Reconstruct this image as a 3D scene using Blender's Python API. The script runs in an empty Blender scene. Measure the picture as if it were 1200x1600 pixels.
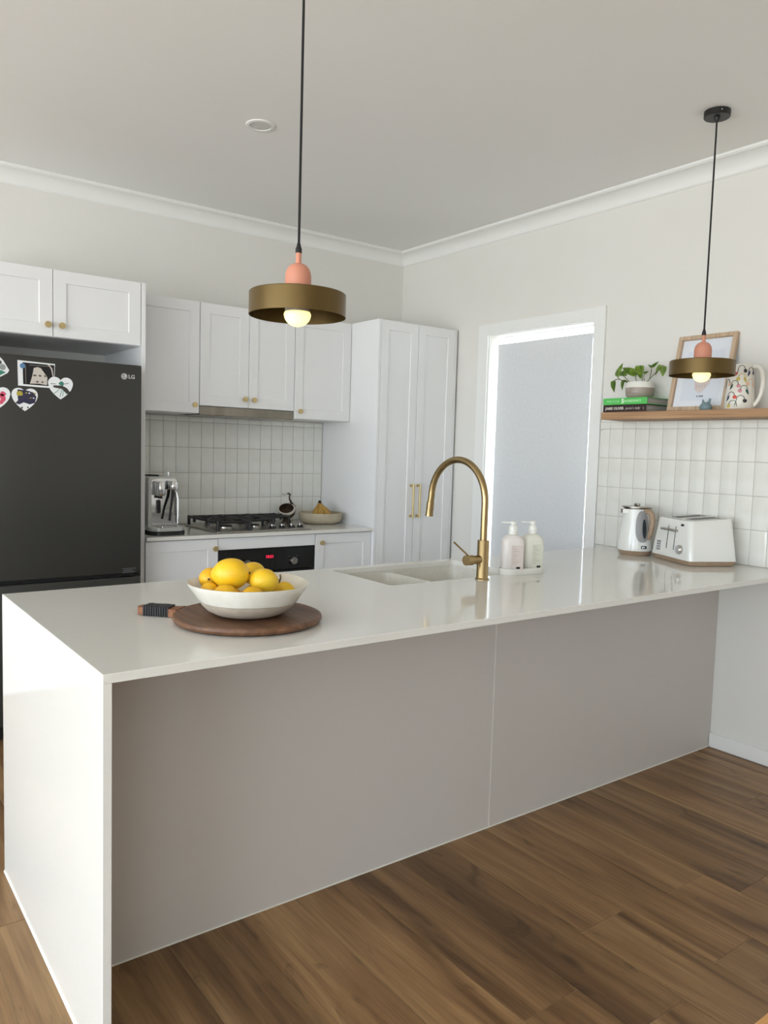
import bpy, bmesh, math, random
from mathutils import Vector, Matrix, Euler
R = math.radians
PI = math.pi
SC = bpy.context.scene
COL = SC.collection
random.seed(7)

# ------------------------------------------------------------------ camera
cam_d = bpy.data.cameras.new('camera')
cam = bpy.data.objects.new('camera', cam_d)
COL.objects.link(cam)
yaw, pitch, roll = R(-36.8169), R(-4.4862), R(1.6823)
fw = Vector((-math.sin(yaw) * math.cos(pitch), math.cos(yaw) * math.cos(pitch), math.sin(pitch)))
rt = Vector((math.cos(yaw), math.sin(yaw), 0))
up = rt.cross(fw)
rt2 = rt * math.cos(roll) + up * math.sin(roll)
up2 = -rt * math.sin(roll) + up * math.cos(roll)
M = Matrix((rt2, up2, -fw)).transposed().to_4x4()
M.translation = (-3.4864, -1.9690, 1.3778)
cam.matrix_world = M
cam_d.sensor_fit = 'AUTO'
cam_d.sensor_width = 36.0
cam_d.lens = 1212.07 * 36.0 / 1600.0
cam_d.clip_start = 0.02
SC.camera = cam

# ------------------------------------------------------------------ world, light, exposure
SKY = 7.5
w = bpy.data.worlds.new('sky')
SC.world = w
w.use_nodes = True
nt = w.node_tree
nt.nodes.clear()
wo = nt.nodes.new('ShaderNodeOutputWorld')
bg = nt.nodes.new('ShaderNodeBackground')
tc = nt.nodes.new('ShaderNodeTexCoord')
sx = nt.nodes.new('ShaderNodeSeparateXYZ')
rp = nt.nodes.new('ShaderNodeValToRGB')
rp.color_ramp.elements[0].position = 0.47
rp.color_ramp.elements[0].color = (0.84, 0.88, 0.90, 1)
rp.color_ramp.elements[1].position = 0.53
rp.color_ramp.elements[1].color = (0.77, 0.88, 1.0, 1)
ma = nt.nodes.new('ShaderNodeMath')
ma.operation = 'MULTIPLY_ADD'
ma.inputs[1].default_value = 0.5
ma.inputs[2].default_value = 0.5
nt.links.new(tc.outputs['Generated'], sx.inputs[0])
nt.links.new(sx.outputs['Z'], ma.inputs[0])
nt.links.new(ma.outputs[0], rp.inputs[0])
nt.links.new(rp.outputs[0], bg.inputs['Color'])
bg.inputs['Strength'].default_value = SKY
nt.links.new(bg.outputs[0], wo.inputs[0])

def portal(name, loc, rot, sx_, sy_):
    d = bpy.data.lights.new(name, 'AREA')
    d.shape = 'RECTANGLE'
    d.size, d.size_y = sx_, sy_
    d.cycles.is_portal = True
    o = bpy.data.objects.new(name, d)
    o.location = loc
    o.rotation_euler = rot
    COL.objects.link(o)
# daylight enters through the glazed left wall, the rear window and the side door
WL = (-4.7, 1.7, 0.05, 2.45)          # left glazing: y0, y1, z0, z1
WR = (-6.8, -4.8, 0.8, 2.2)           # rear window: x0, x1, z0, z1
portal('daylight_left_glazing', (-7.25, (WL[0] + WL[1]) / 2, (WL[2] + WL[3]) / 2), (0, R(-90), 0), WL[3] - WL[2], WL[1] - WL[0])
portal('daylight_rear_window', ((WR[0] + WR[1]) / 2, -5.25, (WR[2] + WR[3]) / 2), (R(90), 0, 0), WR[1] - WR[0], WR[3] - WR[2])
portal('daylight_side_door', (0.125, 1.22, 1.06), (0, R(90), 0), 2.12, 0.82)

vs = SC.view_settings
vs.view_transform = 'Standard'
vs.look = 'None'
vs.exposure = 0.06
vs.gamma = 1.0
vs.use_curve_mapping = False

# ------------------------------------------------------------------ helpers
def lin(c):
    return tuple(((x / 255) / 12.92 if x / 255 <= 0.04045 else ((x / 255 + 0.055) / 1.055) ** 2.4) for x in c) + (1,)

def pmat(name, col, rough=0.5, metal=0.0, spec=0.5, emit=None, estr=0.0, coat=0.0, trans=0.0, srgb=True):
    m = bpy.data.materials.new(name)
    m.use_nodes = True
    b = m.node_tree.nodes['Principled BSDF']
    c = lin(col) if srgb else tuple(col) + (1,)
    b.inputs['Base Color'].default_value = c
    b.inputs['Roughness'].default_value = rough
    b.inputs['Metallic'].default_value = metal
    b.inputs['Specular IOR Level'].default_value = spec
    b.inputs['Coat Weight'].default_value = coat
    b.inputs['Transmission Weight'].default_value = trans
    if emit:
        b.inputs['Emission Color'].default_value = lin(emit)
        b.inputs['Emission Strength'].default_value = estr
    return m

def nodes_of(m):
    n = m.node_tree
    return n, n.nodes['Principled BSDF']

def mottled(name, c1, c2, scale=6.0, rough=0.5, metal=0.0, spec=0.5, bump=0.0, bscale=80.0, stretch=(1, 1, 1), detail=4, coat=0.0, lo=0.35, hi=0.65):
    """base colour drifting between two tones, with fine relief"""
    m = pmat(name, c1, rough, metal, spec, coat=coat)
    n, b = nodes_of(m)
    t = n.nodes.new('ShaderNodeTexCoord')
    mp = n.nodes.new('ShaderNodeMapping')
    mp.inputs['Scale'].default_value = stretch
    no = n.nodes.new('ShaderNodeTexNoise')
    no.inputs['Scale'].default_value = scale
    no.inputs['Detail'].default_value = detail
    r = n.nodes.new('ShaderNodeValToRGB')
    r.color_ramp.elements[0].position = lo
    r.color_ramp.elements[1].position = hi
    r.color_ramp.elements[0].color = lin(c1)
    r.color_ramp.elements[1].color = lin(c2)
    n.links.new(t.outputs['Object'], mp.inputs[0])
    n.links.new(mp.outputs[0], no.inputs['Vector'])
    n.links.new(no.outputs[0], r.inputs[0])
    n.links.new(r.outputs[0], b.inputs['Base Color'])
    if bump:
        n2 = n.nodes.new('ShaderNodeTexNoise')
        n2.inputs['Scale'].default_value = bscale
        n2.inputs['Detail'].default_value = 3
        bp = n.nodes.new('ShaderNodeBump')
        bp.inputs['Strength'].default_value = bump
        bp.inputs['Distance'].default_value = 0.002
        n.links.new(mp.outputs[0], n2.inputs['Vector'])
        n.links.new(n2.outputs[0], bp.inputs['Height'])
        n.links.new(bp.outputs[0], b.inputs['Normal'])
    return m

def wood(name, tones, grain=(14, 0.9, 14), rough=0.5, fine=(160, 4, 160), vary=0.25, knots=True, spec=0.4):
    """timber grain along local Y, shifted at random for each piece"""
    m = pmat(name, tones[1], rough, spec=spec)
    n, b = nodes_of(m)
    L = n.links.new
    t = n.nodes.new('ShaderNodeTexCoord')
    oi = n.nodes.new('ShaderNodeObjectInfo')
    k = n.nodes.new('ShaderNodeMath'); k.operation = 'MULTIPLY'; k.inputs[1].default_value = 37.0
    L(oi.outputs['Random'], k.inputs[0])
    add = n.nodes.new('ShaderNodeVectorMath'); add.operation = 'ADD'
    L(t.outputs['Object'], add.inputs[0]); L(k.outputs[0], add.inputs[1])
    def noise(sc, detail, dist=0.0):
        mp = n.nodes.new('ShaderNodeMapping'); mp.inputs['Scale'].default_value = sc
        no = n.nodes.new('ShaderNodeTexNoise'); no.inputs['Scale'].default_value = 1.0
        no.inputs['Detail'].default_value = detail; no.inputs['Distortion'].default_value = dist
        L(add.outputs[0], mp.inputs[0]); L(mp.outputs[0], no.inputs['Vector'])
        return no.outputs[0]
    a = noise(grain, 6, 1.2)
    r = n.nodes.new('ShaderNodeValToRGB')
    e = r.color_ramp.elements
    e[0].position, e[0].color = 0.30, lin(tones[0])
    e[1].position, e[1].color = 0.70, lin(tones[2])
    mid = e.new(0.5); mid.color = lin(tones[1])
    L(a, r.inputs[0])
    f = noise(fine, 3)
    rf = n.nodes.new('ShaderNodeMapRange')
    rf.inputs[1].default_value, rf.inputs[2].default_value = 0.3, 0.7
    rf.inputs[3].default_value, rf.inputs[4].default_value = 0.82, 1.12
    L(f, rf.inputs[0])
    rv = n.nodes.new('ShaderNodeMapRange')
    rv.inputs[3].default_value, rv.inputs[4].default_value = 1 - vary, 1 + vary * 0.7
    L(oi.outputs['Random'], rv.inputs[0])
    mu = n.nodes.new('ShaderNodeMath'); mu.operation = 'MULTIPLY'
    L(rf.outputs[0], mu.inputs[0]); L(rv.outputs[0], mu.inputs[1])
    last = mu.outputs[0]
    if knots:
        kn = noise((9, 3.2, 9), 4, 2.0)
        kr = n.nodes.new('ShaderNodeMapRange')
        kr.inputs[1].default_value, kr.inputs[2].default_value = 0.62, 0.74
        kr.inputs[3].default_value, kr.inputs[4].default_value = 1.0, 0.55
        L(kn, kr.inputs[0])
        m2 = n.nodes.new('ShaderNodeMath'); m2.operation = 'MULTIPLY'
        L(last, m2.inputs[0]); L(kr.outputs[0], m2.inputs[1])
        last = m2.outputs[0]
        mv = n.nodes.new('ShaderNodeMapping'); mv.inputs['Scale'].default_value = (6.0, 2.2, 6.0)
        vo = n.nodes.new('ShaderNodeTexVoronoi'); vo.inputs['Scale'].default_value = 1.0
        L(add.outputs[0], mv.inputs[0]); L(mv.outputs[0], vo.inputs['Vector'])
        vr = n.nodes.new('ShaderNodeMapRange')
        vr.inputs[1].default_value, vr.inputs[2].default_value = 0.03, 0.12
        vr.inputs[3].default_value, vr.inputs[4].default_value = 0.45, 1.0
        L(vo.outputs['Distance'], vr.inputs[0])
        m4 = n.nodes.new('ShaderNodeMath'); m4.operation = 'MULTIPLY'
        L(last, m4.inputs[0]); L(vr.outputs[0], m4.inputs[1])
        last = m4.outputs[0]
    vm = n.nodes.new('ShaderNodeVectorMath'); vm.operation = 'SCALE'
    L(r.outputs[0], vm.inputs[0]); L(last, vm.inputs['Scale'])
    L(vm.outputs[0], b.inputs['Base Color'])
    bp = n.nodes.new('ShaderNodeBump'); bp.inputs['Strength'].default_value = 0.15; bp.inputs['Distance'].default_value = 0.001
    L(f, bp.inputs['Height']); L(bp.outputs[0], b.inputs['Normal'])
    return m

def bm_new():
    return bmesh.new()

def box(bm, x0, x1, y0, y1, z0, z1, bev=0.0, seg=1):
    r = bmesh.ops.create_cube(bm, size=1.0)
    vs_ = r['verts']
    bmesh.ops.scale(bm, vec=(x1 - x0, y1 - y0, z1 - z0), verts=vs_)
    bmesh.ops.translate(bm, vec=((x0 + x1) / 2, (y0 + y1) / 2, (z0 + z1) / 2), verts=vs_)
    if bev:
        es = list({e for v in vs_ for e in v.link_edges})
        bmesh.ops.bevel(bm, geom=es, offset=bev, segments=seg, profile=0.5, affect='EDGES', clamp_overlap=True)
    return bm

def lathe(bm, prof, seg=32, cx=0, cy=0, cz=0, mat=None):
    rings = []
    for r, z in prof:
        if r < 1e-6:
            rings.append([bm.verts.new((cx, cy, cz + z))])
        else:
            rings.append([bm.verts.new((cx + r * math.cos(2 * PI * i / seg), cy + r * math.sin(2 * PI * i / seg), cz + z)) for i in range(seg)])
    new = [v for rg in rings for v in rg]
    for a, b in zip(rings, rings[1:]):
        if len(a) == 1 and len(b) == 1:
            continue
        for i in range(seg):
            j = (i + 1) % seg
            if len(a) == 1:
                bm.faces.new((a[0], b[j], b[i]))
            elif len(b) == 1:
                bm.faces.new((a[i], a[j], b[0]))
            else:
                bm.faces.new((a[i], a[j], b[j], b[i]))
    if mat is not None:
        bmesh.ops.transform(bm, matrix=mat, verts=new)
    return bm

def disc_cyl(bm, r, z0, z1, seg=32, mat=None, bev=0.0):
    b = min(bev, r * 0.9)
    if bev:
        pr = [(0, z0), (r - b, z0), (r, z0 + b), (r, z1 - b), (r - b, z1), (0, z1)]
    else:
        pr = [(0, z0), (r, z0), (r, z1), (0, z1)]
    return lathe(bm, pr, seg, mat=mat)

def tube(bm, pts, rad, seg=12, caps=True):
    pts = [Vector(p) for p in pts]
    n = len(pts)
    rads = rad if isinstance(rad, (list, tuple)) else [rad] * n
    tan = []
    for i in range(n):
        a = pts[max(i - 1, 0)]; b = pts[min(i + 1, n - 1)]
        tan.append((b - a).normalized())
    ref = Vector((0, 0, 1)) if abs(tan[0].z) < 0.9 else Vector((1, 0, 0))
    u = tan[0].cross(ref).normalized()
    rings = []
    for i in range(n):
        if i:
            q = tan[i - 1].rotation_difference(tan[i])
            u = q @ u
        u = (u - tan[i] * u.dot(tan[i])).normalized()
        v = tan[i].cross(u)
        rings.append([bm.verts.new(pts[i] + (u * math.cos(2 * PI * k / seg) + v * math.sin(2 * PI * k / seg)) * rads[i]) for k in range(seg)])
    for a, b in zip(rings, rings[1:]):
        for k in range(seg):
            j = (k + 1) % seg
            bm.faces.new((a[k], b[k], b[j], a[j]))
    if caps:
        bm.faces.new(rings[0])
        bm.faces.new(rings[-1][::-1])
    return bm

def prism(bm, poly, z0, z1, mat=None):
    """extrude a closed 2-D outline between z0 and z1"""
    a = [bm.verts.new((x, y, z0)) for x, y in poly]
    b = [bm.verts.new((x, y, z1)) for x, y in poly]
    bm.faces.new(a[::-1]); bm.faces.new(b)
    n = len(poly)
    for i in range(n):
        j = (i + 1) % n
        bm.faces.new((a[i], a[j], b[j], b[i]))
    if mat is not None:
        bmesh.ops.transform(bm, matrix=mat, verts=a + b)
    return bm

def rrect(x0, x1, y0, y1, r, n=5):
    out = []
    for cx, cy, a0 in ((x1 - r, y1 - r, 0), (x0 + r, y1 - r, 90), (x0 + r, y0 + r, 180), (x1 - r, y0 + r, 270)):
        for i in range(n + 1):
            a = R(a0 + 90 * i / n)
            out.append((cx + r * math.cos(a), cy + r * math.sin(a)))
    return out

def mesh_of(bm, name, smooth=None):
    bmesh.ops.recalc_face_normals(bm, faces=bm.faces[:])
    me = bpy.data.meshes.new(name)
    bm.to_mesh(me)
    bm.free()
    if smooth is not None:
        for p in me.polygons:
            p.use_smooth = True
        me.set_sharp_from_angle(angle=R(smooth))
    return me

def obj(name, bm, mat, parent=None, loc=(0, 0, 0), rot=(0, 0, 0), smooth=None, label=None):
    me = bm if isinstance(bm, bpy.types.Mesh) else mesh_of(bm, name, smooth)
    if mat is not None and not me.materials:
        me.materials.append(mat)
    o = bpy.data.objects.new(name, me)
    COL.objects.link(o)
    o.parent = parent
    o.location = loc
    o.rotation_euler = rot
    if label:
        o['label'] = label
    return o

def thing(name, label, cat, loc=(0, 0, 0), rotz=0.0, group=None):
    o = bpy.data.objects.new(name, None)
    o.empty_display_size = 0.05
    COL.objects.link(o)
    o.location = loc
    o.rotation_euler = (0, 0, rotz)
    return tag(o, label, cat, group)

def tag(o, label, cat, group=None):
    o['label'] = label
    o['category'] = cat
    if group:
        o['group'] = group
    return o

def struct(name, bm, mat, label, cat, **k):
    o = obj(name, bm, mat, **k)
    o['kind'] = 'structure'
    o['label'] = label
    o['category'] = cat
    return o

def B(*a, **k):
    return box(bm_new(), *a, **k)

def text_mesh(s, size, depth=0.0006, font_shear=0.0, bold=0.0):
    c = bpy.data.curves.new('lettering', 'FONT')
    c.body = s
    c.size = size
    c.extrude = depth / 2
    c.shear = font_shear
    c.offset = bold
    c.align_x = 'CENTER'
    c.align_y = 'CENTER'
    c.resolution_u = 2
    o = bpy.data.objects.new('lettering', c)
    COL.objects.link(o)
    dg = bpy.context.evaluated_depsgraph_get()
    me = bpy.data.meshes.new_from_object(o.evaluated_get(dg))
    bpy.data.objects.remove(o)
    bpy.data.curves.remove(c)
    me.materials.clear()
    return me

# face frames: local (u right, v up, out towards the room)
FRONT = Matrix(((1, 0, 0, 0), (0, 0, -1, 0), (0, 1, 0, 0), (0, 0, 0, 1)))     # on a plane facing -Y: u=+x, v=+z, n=-y
SIDE = Matrix(((0, 0, -1, 0), (-1, 0, 0, 0), (0, 1, 0, 0), (0, 0, 0, 1)))     # on a plane facing -X: u=-y, v=+z, n=-x
ROTF = (R(90), 0, 0)
ROTS = SIDE.to_euler()

# ------------------------------------------------------------------ materials
MW = mottled('wall_paint', (226, 224, 217), (228, 226, 220), 2.0, 0.75, spec=0.25)
MC = mottled('ceiling_paint', (239, 238, 234), (240, 239, 236), 1.5, 0.85, spec=0.2)
MT = pmat('trim_white', (236, 236, 232), 0.45)
MCAB = mottled('cabinet_satin_white', (234, 234, 234), (237, 237, 236), 1.5, 0.32, spec=0.5)
MSTONE = mottled('pale_stone', (227, 225, 217), (228, 226, 219), 60, 0.09, spec=0.6, detail=8)
MPANEL = mottled('panel_pale_grey', (200, 194, 187), (203, 197, 190), 1.2, 0.42)
MSEAL = pmat('sealant_white', (235, 232, 224), 0.5)
MTILE = mottled('tile_gloss_white', (226, 225, 216), (233, 232, 225), 9, 0.10, spec=0.6, bump=0.25, bscale=11, detail=2)
MGROUT = mottled('grout', (194, 190, 180), (202, 198, 188), 40, 0.9, spec=0.1)
MPLANK = wood('oak_plank', [(96, 68, 41), (140, 106, 69), (168, 134, 92)], grain=(9, 0.8, 9), rough=0.42, vary=0.2)
MSUB = pmat('floor_joint', (190, 164, 128), 0.8)
MOAK = wood('shelf_oak', [(150, 112, 78), (172, 134, 98), (190, 154, 116)], grain=(30, 1.2, 30), rough=0.55, vary=0.05, knots=False)
MTABLE = wood('table_timber', [(176, 122, 66), (198, 144, 84), (210, 160, 100)], grain=(1.2, 26, 26), fine=(4, 160, 160), rough=0.4, vary=0.05, knots=False)
MBRASS = mottled('brushed_brass', (162, 140, 100), (172, 150, 110), 30, 0.27, metal=1.0, stretch=(1, 1, 0.06))
MKNOB = pmat('satin_brass', (214, 194, 146), 0.38, metal=1.0)
MAGED = mottled('aged_brass', (92, 74, 40), (104, 84, 46), 8, 0.38, metal=0.7, stretch=(1, 1, 0.2))
MPINK = pmat('salmon_paint', (208, 140, 114), 0.55)
MBLACK = pmat('black_plastic', (18, 18, 18), 0.45)
MCORD = pmat('black_cord', (14, 14, 16), 0.7)
MBULB = pmat('lit_bulb', (255, 244, 190), 0.3, emit=(255, 240, 160), estr=1.15)
MSTEEL = mottled('brushed_steel', (160, 156, 148), (174, 170, 162), 20, 0.28, metal=1.0, stretch=(0.05, 1, 1))
MCHROME = pmat('chrome', (215, 215, 215), 0.06, metal=1.0)
MFRIDGE = mottled('dark_steel', (66, 66, 63), (67, 67, 64), 3, 0.33, metal=0.5)
MFRIDGE2 = pmat('fridge_body', (36, 36, 37), 0.5)
MGLASSB = pmat('oven_glass', (5, 5, 6), 0.05, spec=0.6)
MIRON = pmat('cast_iron', (14, 14, 15), 0.5)
MBLIND = mottled('blind_fabric', (214, 216, 217), (218, 220, 221), 60, 0.85, spec=0.15)
MFRAMEW = pmat('window_frame_white', (238, 238, 238), 0.4)

# ================================================================== the setting
YB, ZC = 2.539, 2.782
XL, YR = -7.2, -5.2
TH = 0.12

fl = struct('floor', B(XL - TH, TH, YR - TH, YB + TH, -0.06, -0.0022), MSUB, 'timber plank floor under the island', 'floor')
rows = {}
joint = {-0.78: -0.34, -0.98: -0.76, -1.38: -0.906, -1.58: -0.61, -1.98: -0.76}
nrow = 0
xr = -0.11
pm = {}
for i in range(37):
    x1 = min(0.09 - 0.2 * i, 0.0)
    x0 = max(0.09 - 0.2 * (i + 1), XL)
    if x1 - x0 < 0.02:
        continue
    xc_nom = -0.01 - 0.2 * i
    key = round(xc_nom, 2)
    base = None
    for kx, jy in joint.items():
        if abs(kx - xc_nom) < 0.11 and base is None and abs(kx - xc_nom) < 0.035:
            base = jy
    if base is None:
        base = random.uniform(-1.6, 0.2)
    L = 1.82
    y = base
    while y > YR:
        y -= L
    while y < YB:
        a, b = max(y, YR), min(y + L, YB)
        if b - a > 0.03:
            sx_, sy_ = round(x1 - x0 - 0.0022, 4), round(b - a - 0.0016, 4)
            if (sx_, sy_) not in pm:
                bm = bm_new()
                box(bm, -sx_ / 2, sx_ / 2, -sy_ / 2, sy_ / 2, -0.002, 0.0, bev=0.0008)
                pm[(sx_, sy_)] = mesh_of(bm, 'plank')
            obj('plank', pm[(sx_, sy_)], MPLANK, fl, ((x0 + x1) / 2, (a + b) / 2, 0))
        y += L

struct('ceiling', B(XL - TH, TH, YR - TH, YB + TH, ZC, ZC + 0.1), MC, 'plain white plaster ceiling', 'ceiling')
wall_back = struct('wall_back', B(XL - TH, TH, YB, YB + TH, 0, ZC), MW, 'white wall behind the cooktop and cabinets', 'wall')
D0, D1, DZ = 0.81, 1.63, 2.12        # side door opening
bm = bm_new()
box(bm, 0, TH, YR - TH, D0, 0, ZC); box(bm, 0, TH, D1, YB, 0, ZC); box(bm, 0, TH, D0, D1, DZ, ZC)
wall_right = struct('wall_right', bm, MW, 'white wall with the blind-covered door and the oak shelf', 'wall')
bm = bm_new()
box(bm, XL - TH, XL, YR - TH, WL[0], 0, ZC); box(bm, XL - TH, XL, WL[1], YB, 0, ZC)
box(bm, XL - TH, XL, WL[0], WL[1], WL[3], ZC); box(bm, XL - TH, XL, WL[0], WL[1], 0, WL[2])
struct('wall_left', bm, MW, 'white wall with wide glazed opening, opposite the oak shelf', 'wall')
bm = bm_new()
box(bm, XL, WR[0], YR - TH, YR, 0, ZC); box(bm, WR[1], 0, YR - TH, YR, 0, ZC)
box(bm, WR[0], WR[1], YR - TH, YR, WR[3], ZC); box(bm, WR[0], WR[1], YR - TH, YR, 0, WR[2])
struct('wall_rear', bm, MW, 'white wall with a window, opposite the cooktop', 'wall')
# frames of the glazing out of view
bm = bm_new()
for yy in (WL[0], (WL[0] + WL[1]) / 2 - 0.03, WL[1] - 0.06):
    box(bm, XL - 0.09, XL - 0.03, yy, yy + 0.06, WL[2] + 0.06, WL[3] - 0.06)
box(bm, XL - 0.09, XL - 0.03, WL[0], WL[1], WL[2], WL[2] + 0.06); box(bm, XL - 0.09, XL - 0.03, WL[0], WL[1], WL[3] - 0.06, WL[3])
struct('window_2', bm, MFRAMEW, 'white frame of the wide sliding glazing', 'window')
bm = bm_new()
for xx in (WR[0], (WR[0] + WR[1]) / 2 - 0.03, WR[1] - 0.06):
    box(bm, xx, xx + 0.06, YR - 0.09, YR - 0.03, WR[2] + 0.06, WR[3] - 0.06)
box(bm, WR[0], WR[1], YR - 0.09, YR - 0.03, WR[2], WR[2] + 0.06); box(bm, WR[0], WR[1], YR - 0.09, YR - 0.03, WR[3] - 0.06, WR[3])
struct('window_3', bm, MFRAMEW, 'white frame of the rear window', 'window')

# coved cornices
def cove():
    p = [(0.0, -0.084), (0.005, -0.084), (0.007, -0.080)]
    for i in range(9):
        a = R(90 * i / 8)
        p.append((0.078 - 0.068 * math.cos(a) , -0.078 + 0.062 * math.sin(a)))
    p += [(0.080, -0.012), (0.086, -0.012), (0.086, 0.0), (0.0, 0.0)]
    return p
def cornice(name, along, a0, a1, fixed, sgn, label):
    bm = bm_new()
    va, vb = [], []
    for d, z in cove():
        m0, m1 = a0[0] + a0[1] * d, a1[0] + a1[1] * d
        if along == 'x':
            va.append(bm.verts.new((m0, fixed + sgn * d, ZC + z))); vb.append(bm.verts.new((m1, fixed + sgn * d, ZC + z)))
        else:
            va.append(bm.verts.new((fixed + sgn * d, m0, ZC + z))); vb.append(bm.verts.new((fixed + sgn * d, m1, ZC + z)))
    n = len(va)
    for i in range(n):
        j = (i + 1) % n
        bm.faces.new((va[i], va[j], vb[j], vb[i]))
    bm.faces.new(va); bm.faces.new(vb[::-1])
    struct(name, bm, MT, label, 'cornice', smooth=35)
cornice('trim_1', 'x', (XL, 1), (0.0, -1), YB, -1, 'white coved cornice along the wall above the cabinets')
cornice('trim_2', 'y', (YR, 1), (YB, -1), 0.0, -1, 'white coved cornice along the wall above the oak shelf')
cornice('trim_3', 'y', (YR, 1), (YB, -1), XL, 1, 'white coved cornice along the glazed wall')
cornice('trim_4', 'x', (XL, 1), (0.0, -1), YR, 1, 'white coved cornice above the rear window')

bm = B(-0.015, 0, YR, -0.002, 0, 0.068, bev=0.003)
struct('baseboard_right', bm, MT, 'low white skirting board beside the island end', 'skirting')

# door casing, jambs, glazed door leaf and roller blind
bm = bm_new()
box(bm, -0.016, -0.0005, D0 - 0.075, D0 - 0.002, 0, DZ + 0.074, bev=0.002)
box(bm, -0.016, -0.0005, D1 + 0.002, D1 + 0.085, 0, DZ + 0.074, bev=0.002)
box(bm, -0.016, -0.0005, D0 - 0.002, D1 + 0.002, DZ + 0.002, DZ + 0.074, bev=0.002)
struct('trim_5', bm, MT, 'flat white architrave around the blind-covered door', 'architrave')
door = struct('door_1', B(0.085, 0.115, D0 + 0.001, D0 + 0.05, 0.0, DZ - 0.001, bev=0.002), MFRAMEW, 'glazed white side door hidden behind the blind', 'door')
obj('stile', B(0.085, 0.115, D1 - 0.012, D1 - 0.001, 0.0, DZ - 0.001, bev=0.002), MFRAMEW, door)
obj('rail', B(0.085, 0.115, D0 + 0.05, D1 - 0.012, 0.0, 0.12, bev=0.002), MFRAMEW, door)
obj('rail', B(0.085, 0.115, D0 + 0.05, D1 - 0.012, DZ - 0.012, DZ - 0.001, bev=0.002), MFRAMEW, door)
mg = bpy.data.materials.new('thin_glass')
mg.use_nodes = True
gn = mg.node_tree
gn.nodes.clear()
go = gn.nodes.new('ShaderNodeOutputMaterial'); gm = gn.nodes.new('ShaderNodeMixShader')
gt = gn.nodes.new('ShaderNodeBsdfTransparent'); gg = gn.nodes.new('ShaderNodeBsdfGlossy')
gg.inputs['Roughness'].default_value = 0.02
gm.inputs[0].default_value = 0.06
gn.links.new(gt.outputs[0], gm.inputs[1]); gn.links.new(gg.outputs[0], gm.inputs[2]); gn.links.new(gm.outputs[0], go.inputs[0])
obj('pane', B(0.098, 0.102, D0 + 0.05, D1 - 0.012, 0.12, DZ - 0.012), mg, door)

bl = thing('roller_blind', 'plain pale roller blind drawn down inside the side doorway', 'blind', (0.05, 1.22, 0))
bm = bm_new()
tube(bm, [(0.018, -0.365, 2.055), (0.018, 0.375, 2.055)], 0.018, 16)
obj('roller_tube', bm, MBLIND, bl, smooth=40)
obj('fabric', B(-0.0008, 0.0008, -0.358, 0.375, 0.06, 2.068), MBLIND, bl)
obj('bottom_bar', B(-0.005, 0.005, -0.358, 0.375, 0.035, 0.062, bev=0.003), MFRAMEW, bl)
for yy in (-0.372, 0.377):
    obj('bracket', B(0.0, 0.035, yy, yy + 0.003, 2.03, 2.118, bev=0.001), MFRAMEW, bl)

# ------------------------------------------------------------------ tiles
TP, TR = 0.0806, 0.1552
tmesh = {}
def tile_mesh(w_, h_):
    k = (round(w_, 4), round(h_, 4))
    if k not in tmesh:
        bm = bm_new()
        W, H = w_ / 2, h_ / 2
        b = min(0.0025, W * 0.4, H * 0.4)
        prof = [(0, 0.0), (0, 0.0058), (b * 0.35, 0.0075), (b, 0.008)]
        rings = []
        for d, z in prof:
            rings.append([bm.verts.new(((W - d) * sx2, (H - d) * sy2, z)) for sx2, sy2 in ((-1, -1), (1, -1), (1, 1), (-1, 1))])
        for a, c in zip(rings, rings[1:]):
            for i in range(4):
                j = (i + 1) % 4
                bm.faces.new((a[i], a[j], c[j], c[i]))
        bm.faces.new(rings[-1])
        tmesh[k] = mesh_of(bm, 'tile', 50)
    return tmesh[k]
def spans(lo, hi, lines):
    ls = [lo] + [l for l in sorted(lines) if lo + 0.006 < l < hi - 0.006] + [hi]
    return list(zip(ls, ls[1:]))
G = 0.0026
obj('grout', B(-2.088, -0.662, YB - 0.0094, YB - 0.0002, 0.9005, 1.60), MGROUT, wall_back)
for a, b in spans(-2.088, -0.662, [-0.727 - TP * k for k in range(-1, 18)]):
    for c, d in spans(0.902, 1.552, [1.056 + TR * k for k in range(0, 5)]):
        obj('tile', tile_mesh(b - a - G, d - c - G), MTILE, wall_back, ((a + b) / 2, YB - 0.003, (c + d) / 2),
            (R(90) + R(random.gauss(0, 0.35)), R(random.gauss(0, 0.1)), R(random.gauss(0, 0.35))))
obj('grout', B(-0.0094, -0.0002, -0.385, 0.733, 0.9005, 1.571), MGROUT, wall_right)
for a, b in spans(-0.385, 0.733, [0.669 - TP * k for k in range(0, 14)]):
    for c, d in spans(0.902, 1.570, [1.066 + TR * k for k in range(0, 5)]):
        e = ROTS.copy()
        o = obj('tile', tile_mesh(b - a - G, d - c - G), MTILE, wall_right, (-0.003, (a + b) / 2, (c + d) / 2))
        o.rotation_euler = (SIDE.to_3x3() @ Euler((R(random.gauss(0, 0.5)), R(random.gauss(0, 0.6)), R(random.gauss(0, 0.1)))).to_matrix()).to_euler()

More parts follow.
